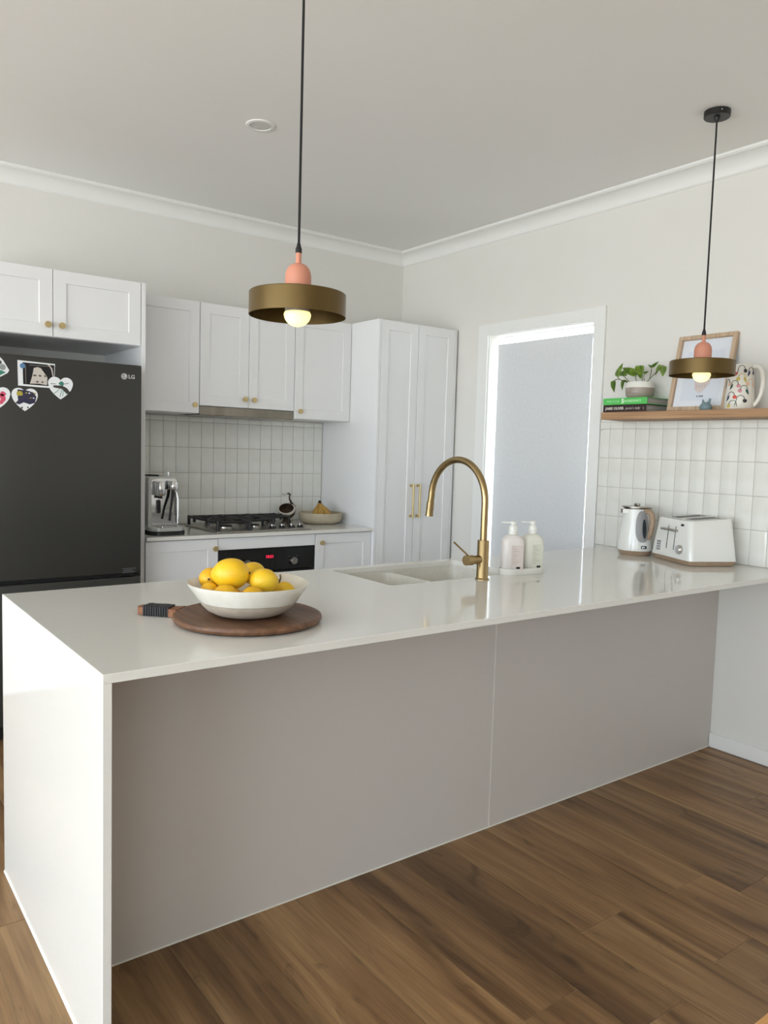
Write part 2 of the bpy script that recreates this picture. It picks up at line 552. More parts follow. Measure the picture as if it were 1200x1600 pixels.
# ================================================================== island
XI, YF, YI, HT = -3.003, -0.370, 0.647, 0.9
SKX0, SKX1, SKY0, SKY1 = -1.815, -1.165, 0.205, 0.603
it = thing('island_benchtop', 'polished pale stone island benchtop folding down as a waterfall end', 'benchtop')
def slab_with_hole(x0, x1, y0, y1, z0, z1, hole):
    bm = bm_new()
    def loop(z, pts):
        v = [bm.verts.new((x, y, z)) for x, y in pts]
        e = [bm.edges.new((v[i], v[(i + 1) % len(v)])) for i in range(len(v))]
        return v, e
    outer = [(x0, y0), (x1, y0), (x1, y1), (x0, y1)]
    vt, et = loop(z1, outer); vh, eh = loop(z1, hole)
    bmesh.ops.triangle_fill(bm, use_beauty=True, use_dissolve=False, edges=et + eh)
    vb, eb = loop(z0, outer); vk, ek = loop(z0, hole)
    bmesh.ops.triangle_fill(bm, use_beauty=True, use_dissolve=False, edges=eb + ek)
    for t, b in ((vt, vb), (vh, vk)):
        for i in range(len(t)):
            j = (i + 1) % len(t)
            bm.faces.new((t[i], t[j], b[j], b[i]))
    return bm
bm = slab_with_hole(XI, -0.0005, YF, YI, HT - 0.02, HT, rrect(SKX0, SKX1, SKY0, SKY1, 0.02, 4))
bmesh.ops.recalc_face_normals(bm, faces=bm.faces[:])
es = [e for e in bm.edges if len(e.link_faces) == 2 and e.calc_face_angle(0) > 1.0 and (abs(e.verts[0].co.z - HT) < 1e-5 or abs(e.verts[1].co.z - HT) < 1e-5)]
bmesh.ops.bevel(bm, geom=es, offset=0.0018, segments=2, profile=0.5, affect='EDGES')
obj('top', bm, MSTONE, it)
obj('waterfall_end', B(XI, XI + 0.02, YF, YI, 0.0025, HT - 0.0203, bev=0.0012), MSTONE, it)
obj('sealant_bead', B(XI - 0.003, XI + 0.001, YF, YI, 0.0002, 0.006, bev=0.001), MSEAL, it)

ic = thing('island_cabinet', 'pale grey island cabinet with two wide plain back panels', 'cabinet')
XS = -1.487
obj('back_panel', B(XI + 0.0205, XS - 0.0015, 0.0, 0.018, 0.003, HT - 0.0205, bev=0.001), MPANEL, ic)
obj('back_panel', B(XS + 0.0015, -0.0006, 0.0, 0.018, 0.003, HT - 0.0205, bev=0.001), MPANEL, ic)
obj('seam_strip', B(XS - 0.0014, XS + 0.0014, -0.0008, 0.010, 0.003, HT - 0.0205), MSEAL, ic)
obj('sealant_bead', B(XI + 0.021, -0.016, -0.004, 0.0, 0.0002, 0.005, bev=0.001), MSEAL, ic)
obj('kickboard', B(XI + 0.0205, -0.0006, 0.53, 0.546, 0.0005, 0.1), MCAB, ic)
obj('base_board', B(XI + 0.0205, -0.0006, 0.02, 0.60, 0.1005, 0.118), MCAB, ic)
xs_ = [XI + 0.022, -2.42, -1.84, -1.14, -0.57, -0.003]

def shaker(wd, h, t=0.018, rail=0.058, depth=0.006):
    """door slab in local u (x), v (z) centred, front at y=-t, with a recessed centre panel"""
    bm = bm_new()
    W, H = wd / 2, h / 2
    def ring(dx, y):
        return [bm.verts.new((sx2 * (W - dx), y, sy2 * (H - dx))) for sx2, sy2 in ((-1, -1), (1, -1), (1, 1), (-1, 1))]
    rs = [ring(0, 0), ring(0, -t + 0.0012), ring(0.0012, -t), ring(rail, -t), ring(rail + 0.002, -t + depth)]
    bm.faces.new(rs[0][::-1])
    for a, c in zip(rs, rs[1:]):
        for i in range(4):
            j = (i + 1) % 4
            bm.faces.new((a[i], a[j], c[j], c[i]))
    bm.faces.new(rs[-1])
    return bm
def knob_bm(r=0.015):
    bm = bm_new()
    pr = [(0, 0), (0.006, 0), (0.0065, 0.012), (r * 0.93, 0.014), (r, 0.016), (r, 0.024), (r * 0.93, 0.0262), (0, 0.0265)]
    return lathe(bm, pr, 24, mat=Matrix.Rotation(R(90), 4, 'X'))
KNOB = mesh_of(knob_bm(), 'knob', 30)
def door_at(parent, x0, x1, z0, z1, yfront, knob=None, g=0.0015, name='door', t=0.018):
    d = obj(name, shaker(x1 - x0 - 2 * g, z1 - z0 - 2 * g, t), MCAB, parent, ((x0 + x1) / 2, yfront + t, (z0 + z1) / 2))
    if knob:
        obj('knob', KNOB, MKNOB, d, (knob[0] - (x0 + x1) / 2, -t, knob[1] - (z0 + z1) / 2))
    return d
for a, b in zip(xs_, xs_[1:]):
    d = door_at(ic, a, b, 0.12, 0.862, 0.60, None)
    d.rotation_euler = (0, 0, PI)
    d.location.y = 0.602

# sink
sk = thing('double_sink', 'pale double-bowl undermount sink set in the island benchtop', 'sink')
MSINK = mottled('sink_composite', (214, 211, 200), (220, 217, 207), 30, 0.35)
def bowl_bm(x0, x1, y0, y1, zt, zb, wall=0.008):
    bm = bm_new()
    o0 = rrect(x0, x1, y0, y1, 0.03, 4)
    layers = [([(x, y) for x, y in rrect(x0 - wall, x1 + wall, y0 - wall, y1 + wall, 0.034, 4)], zb - wall),
              ([(x, y) for x, y in rrect(x0 - wall, x1 + wall, y0 - wall, y1 + wall, 0.034, 4)], zt),
              (rrect(x0, x1, y0, y1, 0.03, 4), zt),
              (rrect(x0 + 0.008, x1 - 0.008, y0 + 0.008, y1 - 0.008, 0.03, 4), zb + 0.02),
              (rrect(x0 + 0.026, x1 - 0.026, y0 + 0.026, y1 - 0.026, 0.02, 4), zb)]
    rg = [[bm.verts.new((x, y, z)) for x, y in pts] for pts, z in layers]
    for a, c in zip(rg, rg[1:]):
        for i in range(len(a)):
            j = (i + 1) % len(a)
            bm.faces.new((a[i], a[j], c[j], c[i]))
    bm.faces.new(rg[0][::-1]); bm.faces.new(rg[-1])
    return bm
XD = -1.530
for x0, x1, cx in ((SKX0 + 0.006, XD - 0.009, -1.675), (XD + 0.009, SKX1 - 0.006, -1.35)):
    bw = obj('bowl', bowl_bm(x0, x1, SKY0 + 0.006, SKY1 - 0.006, HT - 0.0285, 0.69), MSINK, sk, smooth=50)
    bm = bm_new(); disc_cyl(bm, 0.042, 0.6905, 0.694, 24)
    obj('waste', bm, MBRASS, bw, (((x0 + x1) / 2), 0.40, 0), smooth=40)
bm = slab_with_hole(SKX0 - 0.012, SKX1 + 0.012, SKY0 - 0.012, SKY1 + 0.012, HT - 0.0282, HT - 0.0203, rrect(SKX0 + 0.004, SKX1 - 0.004, SKY0 + 0.004, SKY1 - 0.004, 0.03, 4))
obj('rim', bm, MSINK, sk)

# faucet
fc = thing('kitchen_mixer_tap', 'brushed brass gooseneck mixer tap standing at the sink', 'tap', (-1.419, 0.155, HT))
bm = bm_new()
lathe(bm, [(0, 0.0002), (0.027, 0.0002), (0.027, 0.003), (0.0235, 0.006), (0.0225, 0.008), (0.0225, 0.149), (0.0215, 0.151), (0, 0.151)], 32)
obj('body', bm, MBRASS, fc, smooth=35)
pts = [(0, 0, 0.149), (0, 0, 0.22), (0, 0, 0.295)]
rc = 0.1575
for i in range(1, 25):
    a = R(180 * i / 24)
    pts.append((0, rc - rc * math.cos(a), 0.295 + rc * math.sin(a)))
pts.append((0, 0.319, 0.275))
bm = bm_new(); tube(bm, pts, 0.0135, 20)
obj('spout', bm, MBRASS, fc, smooth=40)
bm = bm_new(); tube(bm, [(0, 0.3192, 0.2745), (0, 0.322, 0.245), (0, 0.3235, 0.236), (0, 0.3255, 0.216)], [0.0155, 0.0155, 0.0155, 0.0165], 20)
sh = obj('spray_head', bm, MBRASS, fc, smooth=40)
obj('spray_button', B(-0.004, 0.004, 0.3385, 0.342, 0.236, 0.252, bev=0.001), MBRASS, sh)
bm = bm_new(); tube(bm, [(-0.018, 0, 0.078), (-0.055, 0, 0.078)], 0.0165, 24)
ch = obj('cartridge_housing', bm, MBRASS, fc, smooth=40)
bm = bm_new(); tube(bm, [(-0.0565, 0, 0.078), (-0.088, 0, 0.078)], 0.0195, 24)
kn = obj('lever_knob', bm, MBRASS, fc, smooth=40)
bm = bm_new(); tube(bm, [(-0.074, 0, 0.094), (-0.150, 0, 0.150)], 0.0035, 10)
obj('lever', bm, MBRASS, kn, smooth=40)

# ================================================================== back run
XE0, XE1, YE = -2.113, -2.091, 1.944      # tall end panel beside the fridge
ZP = 2.183
tag(obj('fridge_end_panel', B(XE0, XE1, YE, YB - 0.001, 0.0005, ZP, bev=0.001), MCAB), 'tall narrow white end panel between fridge and cooktop bench', 'panel')

fcb = thing('overhead_cabinet', 'wide white two-door cabinet high above the dark fridge', 'cabinet', (0, 0, 0))
obj('carcass', B(-2.955, XE0 - 0.001, YE + 0.0195, YB - 0.001, 1.868, ZP), MCAB, fcb)
door_at(fcb, -2.533, XE0 - 0.002, 1.868, ZP, YE, (-2.497, 1.922))
door_at(fcb, -2.953, -2.533, 1.868, ZP, YE, (-2.560, 1.922))
tag(obj('fridge_end_panel', B(-2.978, -2.956, YE, YB - 0.001, 0.0005, ZP, bev=0.001), MCAB), 'tall narrow white end panel on the far side of the fridge, away from the cooktop', 'panel')

# wall cabinets
YU = 2.206
ZU = 1.56
def wall_cab(x0, x1, zb, label, doors, top=ZP):
    t = thing('wall_cabinet', label, 'cabinet')
    obj('carcass', B(x0 + 0.0005, x1 - 0.0005, YU + 0.0195, YB - 0.009, zb, top), MCAB, t)
    for (a, b, kx, kz) in doors:
        door_at(t, a, b, zb, top, YU, (kx, kz))
    return t
wall_cab(XE1 + 0.0008, -1.688, ZU, 'white single-door wall cabinet above the coffee machine', [(XE1 + 0.0008, -1.688, -1.721, 1.606)])
wall_cab(-1.687, -1.073, 1.605, 'white double-door wall cabinet above the range hood', [(-1.687, -1.3815, -1.411, 1.655), (-1.3815, -1.073, -1.352, 1.655)])
wall_cab(-1.072, -0.6605, ZU, 'white single-door wall cabinet between range hood and pantry', [(-1.072, -0.6605, -1.036, 1.606)])
rh = thing('range_hood', 'slim stainless slide-out range hood under the double wall cabinet', 'range hood')
obj('body', B(-1.684, -1.076, YU + 0.03, YB - 0.012, 1.562, 1.604), MBLACK, rh)
obj('front_strip', B(-1.686, -1.074, YU + 0.004, YU + 0.029, 1.553, 1.6035, bev=0.002), mottled('hood_steel', (132, 126, 116), (150, 144, 134), 12, 0.3, metal=1.0, stretch=(1, 1, 0.05)), rh)
obj('filter', B(-1.66, -1.10, YU + 0.05, YB - 0.05, 1.556, 1.5615, bev=0.001), MSTEEL, rh)

# pantry
YP, XP = 1.912, -0.658
pt = thing('pantry_cupboard', 'tall white pantry cupboard with two narrow doors in the corner', 'cupboard')
obj('side_panel', B(XP, XP + 0.018, YP, YB - 0.001, 0.0005, ZP, bev=0.001), MCAB, pt)
obj('carcass', B(XP + 0.0185, -0.0175, YP + 0.0195, YB - 0.001, 0.1, ZP), MCAB, pt)
obj('kickboard', B(XP + 0.0185, -0.0175, YP + 0.06, YP + 0.076, 0.0005, 0.0995), MCAB, pt)
obj('filler', B(-0.0355, -0.0175, YP + 0.002, YP + 0.019, 0.0005, ZP, bev=0.001), MCAB, pt)
def bar_handle(parent, px, pz0, pz1, dloc):
    bm = bm_new()
    box(bm, -0.0055, 0.0055, -0.032, -0.022, pz0, pz1, bev=0.0015)
    h = obj('handle', bm, MKNOB, parent, (px - dloc[0], -0.018, -dloc[2]))
    return h
for a, b, hx in ((XP + 0.019, -0.345, -0.372), (-0.345, -0.036, -0.318)):
    d = door_at(pt, a, b, 0.1, ZP, YP, None)
    bm = bm_new()
    box(bm, -0.006, 0.006, -0.034, -0.023, 0.955, 1.175, bev=0.0015)
    for zz in (0.968, 1.162):
        tube(bm, [(0, -0.0245, zz), (0, 0.0, zz)], 0.005, 10)
        tube(bm, [(0, -0.003, zz), (0, 0.0, zz)], 0.010, 12)
    obj('handle', bm, MKNOB, d, (hx - d.location.x, -0.018, -d.location.z))

# base cabinets, oven, bench
YD = 1.935
def base_cab(x0, x1, label, knob):
    t = thing('base_cabinet', label, 'cabinet')
    obj('carcass', B(x0 + 0.0005, x1 - 0.0005, YD + 0.0195, YB - 0.001, 0.1, 0.8795), MCAB, t)
    obj('kickboard', B(x0 + 0.0005, x1 - 0.0005, YD + 0.06, YD + 0.075, 0.0005, 0.0995), MCAB, t)
    door_at(t, x0, x1, 0.1, 0.876, YD, knob)
    return t
base_cab(XE1 + 0.0008, -1.686, 'white base cabinet with one door below the coffee machine', (-1.711, 0.823))
base_cab(-1.066, XP - 0.0008, 'white base cabinet with one door below the fruit bowl, next to the pantry', (-1.028, 0.823))
tag(obj('filler_panel', B(-1.684, -1.068, YD, YD + 0.018, 0.811, 0.876, bev=0.001), MCAB), 'blank white strip between the benchtop and the black oven', 'panel')
ov = thing('built_in_oven', 'black glass built-in oven with red clock and silver knobs', 'oven')
obj('body', B(-1.66, -1.09, YD + 0.022, YB - 0.03, 0.0005, 0.80), MBLACK, ov)
fa = obj('control_panel', B(-1.6815, -1.0705, YD + 0.002, YD + 0.021, 0.678, 0.809, bev=0.0015), MGLASSB, ov)
obj('oven_door', B(-1.6815, -1.0705, YD + 0.002, YD + 0.021, 0.2, 0.675, bev=0.0015), MGLASSB, ov)
bm = bm_new(); tube(bm, [(-1.62, YD - 0.03, 0.63), (-1.13, YD - 0.03, 0.63)], 0.009, 12)
for xx in (-1.60, -1.15):
    tube(bm, [(xx, YD - 0.03, 0.63), (xx, YD + 0.003, 0.63)], 0.007, 10)
obj('handle', bm, MSTEEL, ov, smooth=40)
MLED = pmat('red_led', (235, 40, 70), 0.4, emit=(255, 40, 75), estr=1.2)
obj('display', B(-1.408, -1.330, YD + 0.0008, YD + 0.0019, 0.742, 0.774), pmat('display_glass', (22, 8, 14), 0.1), ov)
obj('clock_digits', text_mesh('10:21', 0.024, 0.0006, bold=0.0004), MLED, ov, (-1.369, YD + 0.0003, 0.758), ROTF)
MPRINT = pmat('white_print', (200, 200, 200), 0.6)
for xx in (-1.515, -1.216):
    bm = bm_new()
    lathe(bm, [(0, 0), (0.021, 0), (0.0225, 0.003), (0.021, 0.020), (0.0195, 0.022), (0, 0.0225)], 28, mat=Matrix.Translation((xx, YD + 0.0018, 0.727)) @ Matrix.Rotation(R(90), 4, 'X'))
    k_ = obj('knob', bm, MSTEEL, ov, smooth=35)
    obj('knob_mark', B(xx - 0.001, xx + 0.001, YD - 0.0215, YD - 0.0205, 0.727, 0.746), MBLACK, k_)
for xx in (-1.24, -1.19):
    obj('print_mark', B(xx - 0.0015, xx + 0.0015, YD + 0.001, YD + 0.0019, 0.752, 0.755), MPRINT, ov)

YC = 1.915
bt = obj('cooktop_benchtop', B(XE1 + 0.0008, XP - 0.0008, YC, YB - 0.0095, HT - 0.02, HT, bev=0.0018, seg=2), MSTONE)
tag(bt, 'pale stone benchtop carrying the gas cooktop and coffee machine', 'benchtop')

# ================================================================== fridge
fr = thing('fridge', 'tall dark steel fridge with magnets on its upper door', 'fridge')
FX0, FX1, FY = -2.945, -2.160, 1.80
obj('body', B(FX0 + 0.005, FX1 - 0.004, FY + 0.072, YB - 0.03, 0.03, 1.745, bev=0.004), MFRIDGE2, fr)
def fdoor(name, z0, z1):
    bm = bm_new()
    box(bm, FX0, FX1, FY, FY + 0.068, z0, z1, bev=0.007, seg=3)
    return obj(name, bm, MFRIDGE, fr, smooth=40)
ud = fdoor('upper_door', 0.742, 1.757)
ld = fdoor('lower_door', 0.075, 0.724)
obj('door_gap', B(FX0 + 0.02, FX1 - 0.02, FY + 0.03, FY + 0.066, 0.7245, 0.7415), MBLACK, fr)
obj('foot_grille', B(FX0 + 0.02, FX1 - 0.02, FY + 0.03, FY + 0.066, 0.012, 0.0745), MBLACK, fr)
for xx in (FX0 + 0.06, FX1 - 0.06):
    bm = bm_new(); disc_cyl(bm, 0.02, 0.0003, 0.029, 16)
    obj('foot', bm, MBLACK, fr, (xx, FY + 0.3, 0))
    bm = bm_new(); disc_cyl(bm, 0.02, 0.0003, 0.029, 16)
    obj('foot', bm, MBLACK, fr, (xx, YB - 0.12, 0))
MLOGO = pmat('logo_silver', (205, 205, 202), 0.4, metal=0.2)
bm = bm_new()
disc_cyl(bm, 0.0145, 0, 0.0008, 28, mat=Matrix.Translation((-2.246, FY - 0.00005, 1.699)) @ Matrix.Rotation(R(90), 4, 'X'))
lg = obj('logo_roundel', bm, MLOGO, ud)
bm = bm_new()
TF = Matrix.Translation((-2.246, FY - 0.0009, 1.699)) @ FRONT
for p, q in (((-0.002, 0.007), (-0.002, -0.006)), ((-0.002, -0.006), (0.003, -0.006))):
    a = Vector((p[0], p[1], 0)); b = Vector((q[0], q[1], 0)); d = (b - a).normalized() * 0.0009; nrm = Vector((-d.y, d.x, 0))
    prism(bm, [((a + nrm).x, (a + nrm).y), ((b + nrm).x, (b + nrm).y), ((b - nrm).x, (b - nrm).y), ((a - nrm).x, (a - nrm).y)], 0, 0.0004, mat=TF)
def arc_poly(r0, r1, a0, a1, n=14):
    o_ = [(r1 * math.cos(R(a0 + (a1 - a0) * i / n)), r1 * math.sin(R(a0 + (a1 - a0) * i / n))) for i in range(n + 1)]
    i_ = [(r0 * math.cos(R(a1 + (a0 - a1) * i / n)), r0 * math.sin(R(a1 + (a0 - a1) * i / n))) for i in range(n + 1)]
    return o_ + i_
prism(bm, arc_poly(0.0095, 0.0112, 60, 360), 0, 0.0004, mat=TF)
disc_cyl(bm, 0.0017, 0, 0.0004, 12, mat=TF @ Matrix.Translation((-0.0058, 0.004, 0)))
obj('roundel_mark', bm, MFRIDGE2, lg)
obj('logo_letters', text_mesh('LG', 0.026, 0.0008, bold=0.0006), MLOGO, ud, (-2.2105, FY - 0.0005, 1.6985), ROTF)
st = obj('sticker', B(-2.252, -2.186, FY - 0.0007, FY - 0.00005, 0.748, 0.768), pmat('sticker_dark', (42, 42, 44), 0.4), ud)
bm = bm_new()
box(bm, -2.252, -2.186, FY - 0.0011, FY - 0.0008, 0.7665, 0.768); box(bm, -2.252, -2.186, FY - 0.0011, FY - 0.0008, 0.748, 0.7495)
box(bm, -2.246, -2.205, FY - 0.0011, FY - 0.0008, 0.757, 0.759)
obj('sticker_line', bm, pmat('sticker_line', (130, 130, 130), 0.5), st)

# ---- prints and magnets on the fridge door
MPAPER = pmat('photo_paper', (236, 238, 238), 0.4)
def blob(n, rx, ry, seed, jag=0.2):
    rr = random.Random(seed)
    return [(rx * (1 + rr.uniform(-jag, jag)) * math.cos(2 * PI * i / n), ry * (1 + rr.uniform(-jag, jag)) * math.sin(2 * PI * i / n)) for i in range(n)]
def flat(name, poly, mat, parent, u, v, lift, th=0.0004, rot=0.0):
    bm = bm_new()
    prism(bm, poly, lift, lift + th, mat=Matrix.Translation((u, 0, v)) @ FRONT @ Matrix.Rotation(rot, 4, 'Z'))
    return obj(name, bm, mat, parent)
def heart(s):
    rgt = []
    for i in range(13):
        a = R(128 - 150 * i / 12)
        rgt.append((0.235 + 0.27 * math.cos(a), 0.20 + 0.27 * math.sin(a)))
    p0, p1, p2 = rgt[-1], (0.43, -0.17), (0.0, -0.47)
    for i in range(1, 9):
        t = i / 8
        rgt.append(tuple((1 - t) ** 2 * p0[k] + 2 * t * (1 - t) * p1[k] + t * t * p2[k] for k in (0, 1)))
    pts = [(0.0, 0.34)] + rgt + [(-x, y) for x, y in rgt[-2::-1]]
    return [(x * s, y * s) for x, y in pts]
FYM = FY - 0.0002
ph = thing('scan_photo', 'black and white ultrasound print with white border on the fridge door', 'photo', (-2.640, FYM, 1.677))
flat('paper', [(-0.079, 0.056), (0.079, 0.052), (0.075, -0.058), (-0.077, -0.056)], MPAPER, ph, 0, 0, 0.0)
MSCAN = pmat('scan_black', (14, 12, 18), 0.35)
flat('image', [(-0.058, 0.048), (0.076, 0.046), (0.074, -0.050), (-0.056, -0.048)], MSCAN, ph, 0, 0, 0.0005)
flat('scan_shape', [(-0.012, 0.026), (0.004, 0.032), (0.018, 0.028), (0.034, 0.006), (0.046, -0.012), (0.044, -0.046), (0.01, -0.042), (-0.028, -0.044), (-0.02, -0.016), (-0.015, 0.006)], pmat('scan_grey', (205, 196, 186), 0.4), ph, 0, 0, 0.0010)
for q in range(5):
    flat('scan_shadow', blob(9, 0.007 - 0.0006 * q, 0.004, q, 0.3), pmat('scan_dark', (92, 80, 76), 0.4) if q == 0 else bpy.data.materials['scan_dark'], ph, -0.008 + 0.011 * q, -0.006 - 0.028 * (q % 2), 0.0015)
flat('scan_line', [(-0.0465, 0.03), (-0.0455, 0.03), (-0.0445, -0.045), (-0.0455, -0.045)], bpy.data.materials['scan_grey'], ph, 0, 0, 0.0010)
flat('scan_line', [(-0.03, 0.0375), (0.056, 0.0385), (0.056, 0.0395), (-0.03, 0.0385)], bpy.data.materials['scan_grey'], ph, 0, 0, 0.0010)
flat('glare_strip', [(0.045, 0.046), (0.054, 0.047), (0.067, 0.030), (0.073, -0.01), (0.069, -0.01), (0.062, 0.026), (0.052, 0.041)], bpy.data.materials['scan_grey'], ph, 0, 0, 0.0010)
mgd = bm_new()
disc_cyl(mgd, 0.0115, 0.0, 0.004, 24, mat=Matrix.Rotation(R(90), 4, 'X'), bev=0.001)
tag(obj('round_magnet', mgd, pmat('magnet_blue', (92, 134, 172), 0.4), None, (-2.6985, FYM - 0.0012, 1.709), smooth=40), 'small round blue magnet pinning the ultrasound print', 'magnet')
h1 = thing('heart_magnet', 'white heart magnet printed with a dark winged insect, overlapping the ultrasound print', 'magnet', (-2.538, FYM - 0.0017, 1.621), group='magnets on the fridge')
flat('base', heart(0.107), MPAPER, h1, 0, 0, 0.0, 0.003)
MDK = pmat('print_dark', (62, 56, 52), 0.5); MTEAL = pmat('print_teal', (60, 128, 112), 0.5); MNAVY = pmat('print_navy', (46, 42, 70), 0.5)
MYEL = pmat('print_ochre', (176, 160, 62), 0.5); MRED = pmat('print_pink', (214, 84, 110), 0.5)
flat('print_wing', [(-0.033, 0.011), (0.006, 0.013), (0.028, 0.002), (0.04, -0.014), (0.034, -0.026), (0.018, -0.016), (0.006, -0.003), (-0.03, 0.002)], MDK, h1, 0, 0, 0.0031)
flat('print_body', blob(10, 0.011, 0.010, 3), MTEAL, h1, 0.004, 0.022, 0.0031)
for a, b, c, d in ((-0.004, -0.004, -0.034, -0.03), (0.006, -0.004, -0.004, -0.04), (0.012, -0.004, 0.008, -0.036), (0.014, 0.02, 0.036, 0.026), (-0.02, 0.018, -0.044, 0.018), (0.02, -0.016, 0.03, -0.03)):
    v = Vector((c - a, d - b)).normalized(); p = Vector((-v.y, v.x)) * 0.0011
    flat('print_leg', [(a + p.x, b + p.y), (c + p.x, d + p.y), (c - p.x, d - p.y), (a - p.x, b - p.y)], MTEAL if b < 0 else MDK, h1, 0, 0, 0.0036)
h2 = thing('heart_magnet', 'white heart magnet printed with a dark purple and ochre bird below the ultrasound print', 'magnet', (-2.690, FYM, 1.560), group='magnets on the fridge')
flat('base', heart(0.108), MPAPER, h2, 0, 0, 0.0, 0.003)
flat('print_body', [(-0.03, 0.044), (0.01, 0.041), (0.036, 0.034), (0.048, 0.016), (0.042, -0.012), (0.02, -0.02), (-0.005, -0.012), (-0.022, -0.022), (-0.040, -0.018), (-0.028, -0.004), (-0.03, 0.016)], MNAVY, h2, 0, 0, 0.0031)
flat('print_head', blob(10, 0.014, 0.012, 9), MYEL, h2, -0.022, 0.026, 0.0036)
for q in range(7):
    flat('print_spot', blob(7, 0.004, 0.003, 20 + q, 0.3), (MYEL, MDK, MPAPER)[q % 3], h2, 0.006 + 0.006 * q, 0.03 - 0.007 * ((q * 3) % 6), 0.0036)
for q, (u, v) in enumerate(((-0.012, -0.036), (0.012, -0.034))):
    flat('print_spot', blob(7, 0.004, 0.005, 30 + q, 0.3), MDK, h2, u, v, 0.0031)
h3 = thing('heart_magnet', 'white heart magnet printed with a pink flower at the fridge edge', 'magnet', (-2.802, FYM, 1.560), group='magnets on the fridge')
flat('base', heart(0.104), MPAPER, h3, 0, 0, 0.0, 0.003)
flat('print_petals', blob(14, 0.028, 0.026, 5, 0.25), MRED, h3, 0.004, -0.006, 0.0031)
flat('print_bud', blob(10, 0.012, 0.010, 6, 0.3), MRED, h3, 0.022, 0.02, 0.0031)
flat('print_heart', blob(9, 0.012, 0.010, 8, 0.3), pmat('print_rose', (240, 170, 180), 0.5), h3, 0.006, -0.004, 0.0036)
h4 = thing('cut_out_magnet', 'white angular magnet printed with a green leaf near the fridge corner', 'magnet', (-2.800, FYM, 1.694))
flat('base', [(0.012, 0.044), (0.024, 0.030), (0.047, -0.010), (0.040, -0.022), (0.006, -0.044), (-0.03, -0.03), (-0.04, 0.01), (-0.02, 0.04)], MPAPER, h4, 0, 0, 0.0, 0.003)
flat('print_leaf', [(0.034, -0.02), (0.006, -0.036), (-0.026, -0.026), (-0.02, -0.008), (0.014, -0.012)], MTEAL, h4, 0, 0, 0.0031)
flat('print_head', blob(9, 0.008, 0.009, 11, 0.3), MDK, h4, 0.008, 0.022, 0.0031)
flat('print_disc', blob(16, 0.013, 0.013, 12, 0.02), pmat('print_grey', (150, 156, 154), 0.5), h4, 0.020, 0.002, 0.0036)

# ================================================================== cooktop
ck = thing('gas_cooktop', 'stainless gas cooktop with black cast-iron trivets', 'cooktop', (-1.377, 2.195, HT))
obj('tray', B(-0.302, 0.302, -0.232, 0.228, 0.0003, 0.009, bev=0.003), MSTEEL, ck)
burn = [(-0.185, -0.075, 0.047), (-0.185, 0.125, 0.034), (0.035, 0.12, 0.042), (0.205, 0.115, 0.028), (0.0, -0.085, 0.03)]
for (x, y, r) in burn:
    bm = bm_new()
    lathe(bm, [(0, 0.0092), (r * 1.15, 0.0092), (r * 1.1, 0.013), (r * 0.92, 0.014), (r * 0.9, 0.022), (0, 0.022)], 28)
    bb = obj('burner', bm, MSTEEL, ck, (x, y, 0), smooth=35)
    bm = bm_new()
    lathe(bm, [(0, 0.0222), (r * 0.86, 0.0222), (r * 0.88, 0.026), (r * 0.8, 0.030), (0, 0.031)], 28)
    obj('burner_cap', bm, MIRON, bb, smooth=35)
def trivet(x0, x1, y0, y1, burners):
    bm = bm_new()
    z, t = 0.056, 0.0078
    def bar(p, q, tz=z, w_=t):
        tube(bm, [p + (tz,), q + (tz,)], w_, 6)
    for (a, b) in (((x0, y0), (x0, y1)), ((x1, y0), (x1, y1))):
        bar(a, b)
    for yy in (y0, y1):
        bar((x0, yy), (x1, yy))
    for (bx, by) in burners:
        bar((x0, by), (bx - 0.018, by)); bar((bx + 0.018, by), (x1, by))
        bar((bx, y0 if by < (y0 + y1) / 2 else (y0 + y1) / 2), (bx, by - 0.018)); bar((bx, by + 0.018), (bx, y1 if by > (y0 + y1) / 2 else (y0 + y1) / 2))
    bar((x0, (y0 + y1) / 2), (x1, (y0 + y1) / 2))
    for (a, b) in ((x0, y0), (x1, y0), (x0, y1), (x1, y1)):
        tube(bm, [(a, b, 0.0092), (a, b, 0.064)], 0.009, 6)
    for bx, by in burners:
        for a, b in ((x0, by), (x1, by)):
            tube(bm, [(a, b, 0.03), (a, b, 0.067)], 0.009, 6)
    obj('trivet', bm, MIRON, ck)
trivet(-0.285, -0.09, -0.20, 0.205, [(-0.185, -0.075), (-0.185, 0.125)])
trivet(-0.078, 0.095, -0.13, 0.205, [(0.035, 0.12), (0.0, -0.085)])
trivet(0.108, 0.285, 0.02, 0.205, [(0.205, 0.115)])
for x in (0.085, 0.15, 0.215, 0.272):
    bm = bm_new()
    lathe(bm, [(0, 0.0092), (0.021, 0.0092), (0.021, 0.012), (0.016, 0.013), (0.0155, 0.028), (0.0145, 0.0295), (0, 0.0298)], 24)
    kk = obj('knob', bm, MIRON, ck, (x, -0.125 - 0.02, 0), smooth=35)
    bm = bm_new()
    lathe(bm, [(0.0158, 0.022), (0.0162, 0.022), (0.0162, 0.031), (0.0, 0.031), (0.0, 0.0299), (0.0158, 0.0299)], 24)
    obj('knob_cap', bm, MSTEEL, kk, smooth=35)

